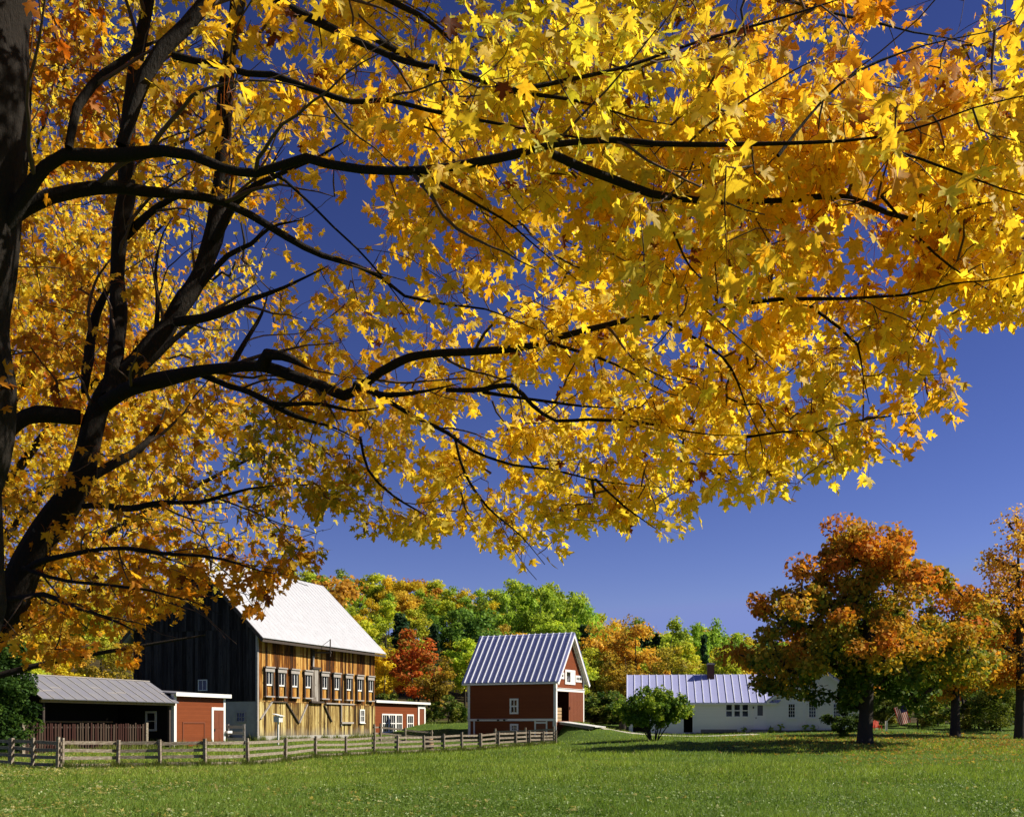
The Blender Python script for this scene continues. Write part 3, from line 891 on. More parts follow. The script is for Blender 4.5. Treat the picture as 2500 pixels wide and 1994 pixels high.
# plank ramp up to the barn door and the track that runs on to the house
def ramp_and_path():
    t = NT('gravel_track'); p = t.pos()
    n = t.noise(p, 6.0, 6, .7)
    t.pbsdf(t.ramp(n, [(.3, (.30, .27, .20)), (.55, (.52, .49, .40)), (.75, (.62, .60, .52))]), .95, 0, t.bump(n, .6, .04), .2)
    P = [(RK[0] + REX[0] * 3.2 + REY[0] * 1.7, RK[1] + REX[1] * 3.2 + REY[1] * 1.7)]
    P += [tuple(pt(px, 0, d)[:2]) for px, d in ((1482, 97), (1545, 94.5), (1600, 93.3), (1700, 93.0), (1790, 94.3), (1850, 95.5))]
    tag(drape('path', P, 1.5, t.m, .04), 'pale gravel track curving from the barn ramp to the house', None, None, 'structure')
    s = thing('plank_ramp', 'pale plank ramp leading up to the red barn door', 'ramp', (RK[0], RK[1], RZ), math.atan2(REX[1], REX[0]))
    m = MB()
    zt = RZB - .03
    end = g1(*P[0]) - RZ + .10
    for i in range(7):
        y = .55 + i * .34
        m.bar((.05, y, zt - .05), (3.5, y, end), .31, .07)
    m.build('planks', M['oldwhite'], s)
    m = MB()
    for y in (.6, 2.6): m.bar((.1, y, zt - .18), (3.2, y, end - .13), .12, .16)
    m.build('stringer', M['greywood'], s)
ramp_and_path()

# ---- white farmhouse
HEX = (.9945, -.1045)
def house():
    Y = 98.0
    K, rz, ex, ey = frame(1881, Y, HEX)
    z0 = CZ + (HY - 1788) * Y / F
    h = thing('farmhouse', 'long white clapboard farmhouse with ribbed metal roof and brick chimney', 'house', (K[0], K[1], z0), rz)
    fx = lambda px: (-along(K, -ex, px) if px < 1881 else along(K, ex, px))
    def za(py, x=0.0): return CZ + (HY - py) * (Y + ex[1] * x) / F - z0
    L = -fx(1536); D = 6.5
    H = za(1712)
    g0, g1_ = fx(1536) + .15, fx(1627)          # wood store opening, white panel, dark doorway
    holes = [(fx(1545), fx(1586), .05, H - .25), (fx(1669), fx(1691), .02, 1.95)]
    m = MB()
    wall_y(m, -L, 0, -.8, H, 0, -1, [(a, b, max(c, -.7), d) for a, b, c, d in holes], .14)
    wall_x(m, .15, D, -.8, H, -L, -1); m.box(-L + .13, 0, D - .12, D, -.8, H)
    RH = za(1650, -5) - H + .15; hw = D / 2
    m.slab([(-L, D, H), (-L, 0, H), (-L, hw, H + RH)], .12)
    GW = 7.9; GD = 7.5; GR = 2.9
    # cross gable wing, wall continuous with the long front, 2 mm step at the joint
    wall_y(m, .002, GW, -.8, H + .25, -.02, -1, [], .14)
    m.slab([(.002, -.02, H + .251), (GW, -.02, H + .251), (GW / 2, -.02, H + .25 + GR)], .12)
    m.box(GW - .12, GW, .13, GD, -.8, H + .25); m.box(.002, .12, D, GD, -.8, H + .25); m.box(.12, GW - .12, GD - .12, GD, -.8, H + .25)
    m.slab([(GW, GD, H + .251), (.002, GD, H + .251), (GW / 2, GD, H + .25 + GR)], .12)
    m.build('wall', M['house'], h)
    m = MB(); m.box(fx(1586) + .0, fx(1669) - .08, -.03, -.002, .0, H - .1); m.build('plain_panel', M['white'], h, 'plain white boarded panel beside the dark doorway')
    m = MB(); m.box(fx(1536) - .02, fx(1545) - .0, -.05, -.003, -.2, H - .05); m.box(fx(1669) - .12, fx(1669), -.05, -.003, 0, 2.05); m.box(fx(1691), fx(1691) + .12, -.05, -.003, 0, 2.05)
    m.box(fx(1961) - .02, fx(1961) + .16, -.05, -.021, .2, H + .2)
    m.each('corner_board', M['white'], h)
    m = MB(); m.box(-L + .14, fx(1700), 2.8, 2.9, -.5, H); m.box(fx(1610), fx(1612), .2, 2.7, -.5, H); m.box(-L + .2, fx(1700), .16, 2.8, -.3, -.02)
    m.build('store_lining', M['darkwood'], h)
    # roofs
    sl = RH / hw; ov, og, t = .30, .25, .10; ze, zr = H - ov * sl + .15, H + RH + .15
    m = MB(); xr = 4.8
    m.slab([(-L - og, -ov, ze), (.6, -ov, ze), (xr, hw, zr), (-L - og, hw, zr)], t)
    m.slab([(xr, D + ov, ze), (-L - og, D + ov, ze), (-L - og, hw + .003, zr), (xr, hw + .003, zr)], t)
    sg = GR / (GW / 2); zge, zgr = H + .25 - .35 * sg + .14, H + .25 + GR + .14
    m.slab([(-.35, GD + .3, zge), (-.35, -.45, zge), (GW / 2, -.45, zgr), (GW / 2, GD + .3, zgr)], t)
    m.slab([(GW + .35, -.45, zge), (GW + .35, GD + .3, zge), (GW / 2 + .003, GD + .3, zgr), (GW / 2 + .003, -.45, zgr)], t)
    rf = m.build('roof', M['blueroof'], h)
    m = MB(); n = Vector((0, -sl, 1)).normalized(); k = 21
    for i in range(k + 1):
        x = -L - og + .06 + i * .68
        q = 1.0
        x1 = x
        if x > .6: continue
        m.bar(Vector((x, -ov, ze)) + n * .03, Vector((x1, hw, zr)) + n * .03, .05, .06, n)
    m.build('roof_ribs', M['rib'], rf)
    m = MB(); m.box(-L - og, .5, -ov - .02, -ov + .03, ze - .18, ze - .04)
    for s_ in (1, -1):
        xA = -.35 if s_ == 1 else GW + .35
        m.bar((xA, -.42, zge - .20), (GW / 2, -.42, zgr - .20), .06, .22, (-s_ * sg, 0, 1))
    m.build('fascia', M['white'], h)
    # chimney
    cx_, cy_ = fx(1741), hw - .3
    m = MB(); m.box(cx_ - .31, cx_ + .31, cy_ - .31, cy_ + .31, H + RH - 1.0, za(1618, -4)); 
    c = m.build('chimney', M['brick'], h)
    zc = za(1618, -4)
    m = MB(); m.box(cx_ - .37, cx_ + .37, cy_ - .37, cy_ + .37, zc + .002, zc + .10); m.box(cx_ - .27, cx_ + .27, cy_ - .27, cy_ + .27, zc + .101, zc + .2)
    m.build('chimney_cap', M['greywood'], c)
    # windows and door of the long wing
    a, b = fx(1770), fx(1829); w = (b - a) / 3
    for i in range(3):
        win(h, ('y', 0, -1), a + w * i + (.01 if i else 0), a + w * (i + 1), za(1751), za(1716.5), 1, 2, M['white'], .11, .05, .05, split=1, label=('first', 'second', 'third')[i] + ' sash of the triple kitchen window')
    a, b = fx(1843), fx(1868)
    m = MB(); m.box(a - .12, a, -.045, -.002, .28, za(1716)); m.box(b, b + .12, -.045, -.002, .28, za(1716)); m.box(a - .12, b + .12, -.046, -.002, za(1716) + .001, za(1714))
    m.build('door_frame', M['white'], h)
    m = MB(); m.box(a, b, -.03, -.001, .30, za(1716.5)); d = m.build('door', M['white'], h)
    m = MB(); m.box(a + .22, b - .20, -.034, -.0301, za(1746), za(1721)); m.build('pane', m_plain('curtained_glass', (.10, .10, .13), .2, .2, 6, .05), d)
    MB().box(a + .06, a + .12, -.09, -.031, 1.25, 1.38).build('handle', M['iron'], d)
    MB().box(fx(1839) - .05, fx(1839) + .05, -.16, -.003, za(1729), za(1724)).build('porch_light', M['iron'], h)
    for pa, pb in ((1924, 1941), (1974, 1992), (2034, 2052)):
        a, b = fx(pa), fx(pb)
        win(h, ('y', -.02, -1), a - .06, b + .06, za(1752.5, a), za(1715.5, a), 3, 4, M['white'], .10, .025, .05, split=2, sill=True,
            label={1924: 'many paned window near the wing corner', 1974: 'many paned window in the middle of the gable wall', 2034: 'many paned window behind the shrub'}[pa])
    m = MB(); m.box(fx(1711), fx(1800), -.012, -.001, -.2, .30); m.box(fx(1870), .0, -.012, -.001, -.2, .22); m.box(.0025, GW, -.036, -.0225, -.2, .22)
    m.build('foundation', M['stone'], h)
    m = MB(); a, b = fx(1834), fx(1871)
    m.box(a, b, -.75, -.02, .12, .30); m.box(a - .05, b + .05, -1.15, -.755, -.2, .12)
    m.build('door_step', M['stone'], h)
    # porch at the far end
    p0 = GW + .02; pw = fx(2176) - p0
    m = MB(); m.box(p0, p0 + pw, 1.2, 5.2, za(1793, 10), za(1786, 10)); m.box(p0, p0 + pw - .05, 1.25, 5.1, -.8, za(1793, 10) - .002)
    pd = m.build('porch_deck', M['oldwhite'], h)
    zp = za(1786, 10)
    for xx, yy in ((p0 + pw - .12, 1.32), (p0 + pw - .12, 5.0)):
        MB().box(xx - .09, xx + .09, yy - .09, yy + .09, zp + .001, zp + .98).build('porch_post', M['white'], h)
    return K, z0, ex, ey, p0, pw, zp, rz
HK, HZ, HX, HYV, HP0, HPW, HZP, HRZ = house()
def hpt(x, y, z=0.0): return (HK[0] + HX[0] * x + HYV[0] * y, HK[1] + HX[1] * x + HYV[1] * y, HZ + z)

def porch_chair(x, label):
    c = thing('porch_chair', label, 'chair', hpt(x, 2.1, HZP), HRZ + .15, 'red chairs on the porch')
    m = MB()
    for i in range(5): m.box(-.29 + i * .118, -.19 + i * .118, -.28, .26, .36, .395)
    m.build('seat', M['redpaint'], c)
    m = MB()
    for i in range(5): m.bar((-.24 + i * .12, .27, .36), (-.28 + i * .14, .50, 1.05 - abs(i - 2) * .05), .10, .025, (0, 1, 0))
    m.build('backrest', M['redpaint'], c)
    for s in (-1, 1):
        MB().bar((s * .34, -.30, 0), (s * .34, -.30, .56), .07, .05).build('leg', M['redpaint'], c)
        MB().bar((s * .34, .42, 0), (s * .34, .22, .56), .07, .05).build('leg', M['redpaint'], c)
        MB().box(s * .34 - .07, s * .34 + .07, -.38, .40, .562, .59).build('armrest', M['redpaint'], c)
porch_chair(HP0 + HPW - 1.42, 'red wooden porch chair nearest the maple trunk')
porch_chair(HP0 + HPW - .78, 'red wooden porch chair nearest the white porch post')

def flag():
    P0 = pt(2182, 1727, 92.0); P1 = pt(2206, 1719.5, 91.8)
    base = thing('flag', 'striped flag with a dark canton hanging by the porch', 'flag', tuple(P0))
    m = MB(); a = np.array(hpt(HP0 + HPW - .12, 1.32, HZP + .9)) - P0
    m.tube([a, (P1 - P0) + np.array([.05, 0, .03])], .018, 6); m.build('flagpole', M['oldwhite'], base)
    # local x runs down the fly (1.55 m), local y along the pole (0.92 m)
    nx, ny = 26, 16; V = []
    for i in range(nx + 1):
        for j in range(ny + 1):
            u, v = i / nx, j / ny
            V.append((u, v, .06 * math.sin(7 * v + 2.5 * u) * (.3 + u) + .03 * math.sin(9 * u)))
    Fq = [(i * (ny + 1) + j, (i + 1) * (ny + 1) + j, (i + 1) * (ny + 1) + j + 1, i * (ny + 1) + j + 1) for i in range(nx) for j in range(ny)]
    me = bpy.data.meshes.new('cloth'); me.from_pydata(V, [], Fq); me.materials.append(make_flag_mat())
    me.polygons.foreach_set('use_smooth', [True] * len(me.polygons)); me.update()
    o = link_mesh('cloth', me, base)
    dy = Vector(P1 - P0); ydir = dy.normalized()
    xdir = Vector((.20, 0.05, -1)).normalized(); zdir = xdir.cross(ydir).normalized(); xdir = ydir.cross(zdir)
    from mathutils import Matrix
    o.matrix_local = Matrix(((xdir.x * 1.55, ydir.x * .92, zdir.x, 0), (xdir.y * 1.55, ydir.y * .92, zdir.y, 0), (xdir.z * 1.55, ydir.z * .92, zdir.z, 0), (0, 0, 0, 1)))
flag()

def barrel(px, Y, label, h=.95, r=.32, mat='tanwood'):
    x, y = pt(px, 0, Y)[:2]
    b = thing('barrel', label, 'barrel', (x, y, g1(x, y) - .02))
    zs = np.linspace(0, h, 9); rr = r * (1 - .22 * ((zs / h - .5) * 2) ** 2)
    m = MB(); P = [(0, 0, z) for z in zs]
    m.tube(P, rr, 18)
    n0 = len(m.v); m.add([(math.cos(a) * rr[-1], math.sin(a) * rr[-1], h) for a in np.arange(18) * 2 * math.pi / 18], [tuple(range(18))])
    m.build('staves', M[mat], b, smooth=True)
    for z in (.1, .32, .68, .9):
        q = np.interp(z * h, zs, rr) + .008
        MB().tube([(0, 0, z * h - .025), (0, 0, z * h + .025)], q, 18).build('hoop', M['iron'], b)
barrel(1048, 77.6, 'old wooden barrel behind the rail fence near the red barn')
barrel(1521, 99.0, 'wooden barrel standing at the open end of the white farmhouse', .95, .38, 'darkwood')

def birdhouse():
    x, y = pt(679, 0, 76.0)[:2]
    z = g1(x, y)
    b = thing('birdhouse', 'small white birdhouse on a pole before the barn boards', 'birdhouse', (x, y, z), math.atan2(BEX[1], BEX[0]))
    zb = CZ + (HY - 1762) * 76 / F - z
    MB().box(-.05, .05, -.05, .05, -.2, zb).build('post', M['oldwhite'], b)
    m = MB(); m.box(-.22, .22, -.24, .24, zb + .001, zb + .42); m.build('box', M['oldwhite'], b)
    MB().slab([(.34, -.3, zb + .43), (.34, .3, zb + .43), (-.3, .3, zb + .58), (-.3, -.3, zb + .58)], .03).build('roof', M['white'], b)
    MB().tube([(.225, 0, zb + .26), (.235, 0, zb + .26)], .045, 10).build('entrance_hole', M['iron'], b)
birdhouse()

def gate():
    x, y = pt(556, 0, 72.5)[:2]
    z = g1(x, y)
    g = thing('gate', 'short grey board gate standing against the barn foundation', 'gate', (x, y, z), .06)
    for a in (0, 1.05): MB().box(a - .07, a + .07, -.07, .07, -.2, 1.35).build('post', M['greywood'], g)
    for zz in (.25, .65, 1.05): MB().box(-.05, 1.1, -.10, -.071, zz, zz + .2).build('board', M['greywood'], g)
gate()

# ------------------------------------------------------------------ rail fences
def rail_fence(name, label, posts, nrails=4, side=-1, hz=None):
    r = random.Random(len(posts))
    P = []
    for px, Y, h in posts:
        x, y = pt(px, 0, Y)[:2]
        P.append(Vector((x, y, g1(x, y))))
    f = thing(name, label, 'fence', tuple(P[0]))
    O = P[0]
    for (px, Y, h), p in zip(posts, P):
        q = p - O; w = .125 if r.random() < .85 else .19
        m = MB(); tx, ty = r.uniform(-.05, .05), r.uniform(-.04, .04)
        m.bar((q.x, q.y, q.z - .4), (q.x + tx, q.y + ty, q.z + h + r.uniform(-.05, .08)), w, w * .9, (.3, 1, 0))
        m.build('post', M['fence'], f)
    for i in range(len(P) - 1):
        a, b = P[i] - O, P[i + 1] - O
        d = (b - a); d.z = 0; d.normalize(); nn = Vector((d.y, -d.x, 0)) * side * .11
        ha, hb = posts[i][2], posts[i + 1][2]
        for k in range(nrails):
            fz = (k + .5) / nrails
            za, zb = a.z + ha * (fz * .98) + r.uniform(-.03, .03), b.z + hb * (fz * .98) + r.uniform(-.03, .03)
            e = d * .12
            mid = (a + b) / 2
            m = MB(); m.bar(Vector((a.x, a.y, za)) - e + nn, Vector((b.x, b.y, zb)) + e + nn * (1 + .02 * (k % 2)), .045, .135 if nrails > 2 else .2)
            m.build('rail', M['fence'], f)
FP = [(151, 45, 1.24), (287, 46.8, 1.22), (391, 47.3, 1.22), (501, 48, 1.22), (606, 50, 1.25), (697, 57, 1.27), (770, 63, 1.26), (845, 69, 1.22),
      (913, 72, 1.28), (970, 73.5, 1.28), (1036, 76, 1.25), (1084, 77.3, 1.28), (1128, 79, 1.30), (1174, 80.5, 1.22), (1217, 82, 1.25), (1260, 83.5, 1.2), (1293, 84.7, 1.2), (1326, 86, 1.1), (1357, 87, 1.05)]
rail_fence('rail_fence', 'long grey four rail fence curving across the field to the red barn', FP)
rail_fence('rail_fence', 'brown rail fence running off from the corner post below the maple', [(140, 44.6, 1.24), (79, 46.2, 1.24), (26, 47.7, 1.24), (-40, 49.5, 1.24), (-120, 52, 1.24)], 4, 1)
rail_fence('rail_fence', 'short low rail fence in front of the red shed windows', [(915, 88, 1.5), (929, 88.5, 1.5), (990, 89.5, 1.3), (1055, 90, 1.1)], 3)
rail_fence('rail_fence', 'short rail fence right along the red barn basement', [(1209, 90.5, 1.35), (1284, 90.5, 1.35), (1352, 90.5, 1.35)], 3)

# ------------------------------------------------------------------ trees: skeletons, leaves
def catmull(P, step):
    P = np.array(P, float)
    if len(P) < 3:
        n = max(2, int(np.linalg.norm(P[-1, :3] - P[0, :3]) / step)); t = np.linspace(0, 1, n)[:, None]
        return P[0] * (1 - t) + P[-1] * t
    Q = np.vstack([2 * P[0] - P[1], P, 2 * P[-1] - P[-2]]); out = []
    for i in range(1, len(Q) - 2):
        n = max(1, int(np.linalg.norm(Q[i + 1, :3] - Q[i, :3]) / step)); t = (np.arange(n) / n)[:, None]
        a, b, c, d = Q[i - 1], Q[i], Q[i + 1], Q[i + 2]
        out.append(.5 * (2 * b + (c - a) * t + (2 * a - 5 * b + 4 * c - d) * t ** 2 + (3 * b - a - 3 * c + d) * t ** 3))
    out.append(Q[-2][None]); return np.concatenate(out)

def grow(nodes, targets, step, r0, rp, rmax, wander, rg, rmin=0.0, sag=0.0, order=None):
    """let side branches grow from the skeleton nodes to every target; returns chains (points, radii) and the root node index of each target"""
    n0 = len(nodes); cap = n0 + 40 * len(targets) + 10
    P = np.zeros((cap, 3)); P[:n0] = nodes; n = n0
    par = np.full(cap, -1); load = np.zeros(cap); root = np.arange(cap)
    d0 = np.array([np.min(((nodes - t) ** 2).sum(1)) for t in targets]) if order is None else order
    chains = []; troot = np.zeros(len(targets), int)
    for ti in np.argsort(d0):
        t = targets[ti]
        dd = ((P[:n] - t) ** 2).sum(1); j = int(np.argmin(dd)); D = math.sqrt(dd[j])
        k = max(2, min(38, int(D / step)))
        s = np.linspace(0, 1, k + 1)[1:, None]
        a = P[j]
        mid = (a + t) / 2 + rg.normal(0, wander * D, 3); mid[2] += sag * D
        pts = (1 - s) ** 2 * a + 2 * s * (1 - s) * mid + s ** 2 * t
        pts[:-1] += rg.normal(0, step * .10, (k - 1, 3)) if k > 1 else 0
        P[n:n + k] = pts; par[n] = j; par[n + 1:n + k] = np.arange(n, n + k - 1); root[n:n + k] = root[j]
        ids = np.concatenate([[j], np.arange(n, n + k)])
        chains.append(ids); troot[ti] = root[j]
        q = n + k - 1
        while q >= n0: load[q] += 1; q = par[q]
        n += k
    out = []
    for ids in chains:
        ld = load[ids].copy(); ld[0] = load[ids[1]]
        r = np.clip(r0 * ld ** rp, rmin, rmax)
        r[-1] *= .6
        out.append((P[ids], r, root[ids[-1]]))
    return out, troot

# ---- maple leaf outline: base at the origin, tip along +y
_half = [(.14, -.07), (.36, -.10), (.32, .03), (.27, .12), (.45, .15), (.50, .27), (.64, .50), (.45, .46), (.31, .42), (.17, .44), (.215, .60), (.32, .735), (.18, .74), (.11, .85)]
LEAF = np.array([(0, .27, 0)] + [(0, 0, 0)] + [(x, y, 0) for x, y in _half] + [(0, 1.0, 0)] + [(-x, y, 0) for x, y in _half[::-1]])
LEAF_F = np.array([(0, i, i + 1 if i + 1 < len(LEAF) else 1) for i in range(1, len(LEAF))])
_sm = [(.40, -.08), (.26, .12), (.62, .46), (.18, .46), (.28, .72)]
LEAFS = np.array([(0, .27, 0)] + [(0, 0, 0)] + [(x, y, 0) for x, y in _sm] + [(0, 1.0, 0)] + [(-x, y, 0) for x, y in _sm[::-1]])
LEAFS_F = np.array([(0, i, i + 1 if i + 1 < len(LEAFS) else 1) for i in range(1, len(LEAFS))])

def leaf_cloud(pos, tipd, nrm, size, cols, shape, faces, rg, curl=.35):
    n = len(pos)
    y = tipd / (np.linalg.norm(tipd, axis=1, keepdims=True) + 1e-9)
    z = nrm - y * (nrm * y).sum(1, keepdims=True); z /= np.linalg.norm(z, axis=1, keepdims=True) + 1e-9
    x = np.cross(y, z)
    S3 = np.repeat(shape[None], n, 0).copy()
    k = rg.uniform(-.25, curl + .2, (n, 1)); k2 = rg.uniform(-.3, 1.0, (n, 1)); tw = rg.normal(0, .35, (n, 1))
    S3[:, 2:, :2] *= 1 + rg.normal(0, .07, (n, shape.shape[0] - 2, 1))
    side = shape[:, 0] > 0
    S3[:, side, 0] *= rg.uniform(.8, 1.12, (n, 1)); S3[:, ~side, 0] *= rg.uniform(.8, 1.12, (n, 1))
    S3[:, :, 0] += rg.normal(0, .10, (n, 1)) * shape[None, :, 1] ** 2
    S3[:, :, 2] = np.abs(S3[:, :, 0]) * k - k2 * S3[:, :, 1] ** 2 * .5 + tw * S3[:, :, 0] * S3[:, :, 1]
    S3[:, :, 0] *= rg.uniform(.85, 1.15, (n, 1))
    S3 *= size[:, None, None]
    V = pos[:, None] + S3[:, :, 0:1] * x[:, None] + S3[:, :, 1:2] * y[:, None] + S3[:, :, 2:3] * z[:, None]
    m = shape.shape[0]
    Fc = (faces[None] + (np.arange(n) * m)[:, None, None]).reshape(-1, 3)
    C = np.repeat(cols, m, 0)
    return V.reshape(-1, 3), Fc, C

def quad_cloud(pos, nrm, size, cols, rg):
    n = len(pos)
    z = nrm / (np.linalg.norm(nrm, axis=1, keepdims=True) + 1e-9)
    a = rg.normal(0, 1, (n, 3)); x = np.cross(z, a); x /= np.linalg.norm(x, axis=1, keepdims=True) + 1e-9
    y = np.cross(z, x)
    q = np.array([(-.5, -.1), (0, -.5), (.5, .05), (.05, .55)])
    j = 1 + rg.normal(0, .18, (n, 4, 2)); Q = q[None] * j * size[:, None, None]
    V = pos[:, None] + Q[:, :, 0:1] * x[:, None] + Q[:, :, 1:2] * y[:, None]
    Fc = np.arange(n * 4).reshape(n, 4)
    return V.reshape(-1, 3), Fc, np.repeat(cols, 4, 0)

PAL = {'yellow': (.88, .72, .070), 'gold': (.86, .60, .045), 'amber': (.72, .35, .020), 'orange': (.60, .20, .014), 'redor': (.46, .075, .012), 'lime': (.58, .66, .060),
       'green': (.17, .25, .025), 'olive': (.36, .30, .030), 'brown': (.20, .06, .012), 'dkgreen': (.05, .10, .015)}

# ------------------------------------------------------------------ the foreground maples
DENS = """
2244455543666654444488888877457776511122
2233565444566555445688888866455441135555
2234434555666544567788888553377774344466
2366533566655555667788888645789999745345
2366533565456665567777778889999999987677
2234433456544555566778888888889999999999
1235556665445556667777777788877799999999
1234555544344445666785777788887775679999
2223454222233334556645777788887543459999
2344443222223343345536668888888622277788
3444433222344443234325556888888622366888
3444332223445544333244888888888867766457
4544444333355554444399999999998777766233
4556654345544455433499999999999987765000
3466544556544556555766999999999986556100
3465444566665566543546999999999986554420
3344456665666665432379999999999995434540
3334456556666666555565999999999996332000
3334444444666567777788888888887630000000
3333333332366666677888888765220440000000
3344443321232455566777777761000000000000
4455666666664024556765334200000000000000
4455666776642000000443210000000000000000
5555566643220000000000000000000000000000
5555554000000000000000000000000000000000
3455420000000000000000000000000000000000
"""
DM = np.array([[int(c) for c in row[:40]] for row in DENS.split()], float)
def dens(px, py):
    c = np.clip(px / 62.5 - .5, 0, 38.999); r = np.clip(py / 62.5 - .5, 0, len(DM) - 1.001)
    c0, r0_ = c.astype(int), r.astype(int); fc, fr = c - c0, r - r0_
    fc = np.clip((fc - .5) * 1.6 + .5, 0, 1); fr = np.clip((fr - .5) * 1.6 + .5, 0, 1)
    return (DM[r0_, c0] * (1 - fc) + DM[r0_, c0 + 1] * fc) * (1 - fr) + (DM[r0_ + 1, c0] * (1 - fc) + DM[r0_ + 1, c0 + 1] * fc) * fr

def limb(tree, pts, d0, d1, r0, r1, wob=.0):
    """a limb through photograph pixels, its distance running from d0 to d1, radii in pixels at those distances"""
    n = len(pts); out = []
    L = np.concatenate([[0], np.cumsum(np.hypot(np.diff([p[0] for p in pts]), np.diff([p[1] for p in pts])))]); L /= L[-1]
    for (px, py), t in zip(pts, L):
        d = d0 + (d1 - d0) * t
        out.append((*pt(px, py, d), r0 * (r1 / r0) ** t * d / F))
    C = catmull(out, .10)
    ph = rng.uniform(0, 6, 3); s = np.arange(len(C)) * .1
    C[:, 1] += .10 * np.sin(s * 1.1 + ph[1]) * np.minimum(1, s)
    kn = np.arange(0, len(C) + 4, 4); env = np.clip(C[:, 3] * 1.1 + .006, .004, .03)
    for a in (0, 2): C[:, a] += np.interp(np.arange(len(C)), kn, rng.normal(0, .55, len(kn))) * env
    m_ = len(C); tail = np.clip((m_ - 1 - np.arange(m_)) / min(14, m_ * .4), 0, 1) ** .7
    C[:, 3] = np.maximum(C[:, 3] * (.15 + .85 * tail), .0025)
    return (tree, C[:, :3], np.maximum(C[:, 3], .003) * (1 + .06 * np.sin(s * 5 + ph[0]) + np.interp(np.arange(len(C)), np.arange(0, len(C) + 3, 3), rng.normal(0, .09, len(np.arange(0, len(C) + 3, 3))))))

LIMBS = []
def LB(tree, pts, d0, d1, r0, r1): LIMBS.append(limb(tree, pts, d0, d1, r0, r1))
# tree A: its trunk stands at the left edge of the view
LB('A', [(-235, 2480), (-215, 2000), (-170, 1500), (-125, 1100), (-95, 850), (-78, 650), (-55, 400), (-30, 200), (-5, 0), (30, -250), (60, -600)], 6.6, 6.4, 150, 105)
LB('A', [(-20, 620), (60, 480), (105, 400), (150, 365), (230, 362), (310, 352), (400, 345), (470, 355), (540, 385), (620, 398), (700, 378), (745, 368), (800, 388), (880, 405), (1000, 412), (1100, 405), (1250, 393), (1350, 375), (1500, 368), (1600, 378), (1750, 380), (1900, 380), (2050, 375), (2150, 362), (2250, 330), (2350, 290), (2450, 262), (2620, 235)], 6.4, 4.6, 21, 4)
LB('A', [(1350, 376), (1420, 405), (1500, 432), (1600, 462), (1700, 478), (1800, 483), (1950, 475), (2080, 465), (2180, 495), (2260, 512), (2350, 525), (2500, 550), (2650, 575)], 5.3, 5.9, 11, 4)
LB('A', [(2150, 362), (2250, 390), (2350, 425), (2450, 460), (2600, 500)], 4.8, 4.9, 4, 2)
LB('A', [(300, 350), (325, 278), (360, 191), (406, 128), (464, 81), (510, 35), (540, 0), (600, -160), (650, -350)], 6.25, 6.6, 19, 15)
LB('A', [(415, 135), (470, 150), (522, 162), (609, 188), (667, 194), (742, 226), (858, 261), (940, 249), (1044, 267), (1131, 278), (1250, 293), (1400, 310), (1600, 330)], 6.35, 5.2, 9, 3)
LB('A', [(157, 354), (191, 261), (232, 215), (302, 168), (371, 128), (441, 104)], 6.2, 6.5, 12, 9)
LB('A', [(600, -160), (650, -60), (707, 0), (783, 35), (841, 64), (904, 93), (986, 128), (1073, 151), (1180, 190), (1250, 220), (1395, 249), (1493, 284), (1551, 307), (1640, 330)], 6.5, 5.6, 15, 4)
LB('A', [(560, -90), (750, -120), (939, 0), (1044, 64), (1131, 139), (1200, 190)], 6.9, 8.0, 12, 5)
LB('A', [(900, 95), (1008, 157), (1073, 232), (1131, 307)], 7.3, 7.6, 9, 4)
LB('A', [(900, -60), (1300, -140), (1700, -80), (2050, 20), (2250, 80), (2380, 120)], 8.2, 11.0, 8, 3)
LB('A', [(1250, 220), (1400, 190), (1530, 160), (1680, 110), (1900, 60), (2200, -20)], 5.6, 5.8, 6, 2)
LB('A', [(-30, 560), (60, 500), (116, 475), (186, 458), (278, 452), (360, 464), (464, 467), (551, 481), (615, 510), (696, 557), (783, 603), (870, 632), (928, 661), (986, 707), (1044, 719), (1102, 728), (1180, 740), (1300, 800)], 6.7, 7.2, 22, 4)
LB('A', [(626, 406), (696, 441), (754, 493), (812, 551), (870, 603), (940, 680), (1000, 760)], 6.2, 6.6, 4, 2)
LB('A', [(1000, 412), (1080, 450), (1160, 500), (1250, 560), (1330, 640), (1400, 700)], 5.6, 6.8, 5, 2)
LB('A', [(1600, 462), (1650, 560), (1690, 640), (1760, 700)], 5.5, 6.4, 4, 2)
LB('A', [(1900, 380), (1960, 300), (2010, 240), (2100, 170), (2250, 120), (2420, 90)], 5.0, 5.2, 5, 2)
LB('A', [(30, -250), (300, -420), (700, -560), (1150, -640), (1600, -650)], 6.4, 7.5, 30, 6)  # first of four limbs above the view, added to bear the shading leaves
LB('A', [(40, -350), (200, -700), (500, -950), (900, -1050)], 6.4, 8.5, 30, 6)
LB('B', [(600, -150), (800, -350), (1100, -520), (1500, -560)], 11.4, 9.5, 14, 5)
LB('B', [(620, -350), (700, -700), (900, -900), (1200, -950)], 11.4, 11.5, 14, 5)
LB('A', [(2150, 480), (2230, 560), (2330, 640), (2480, 720)], 5.6, 6.0, 4, 2)
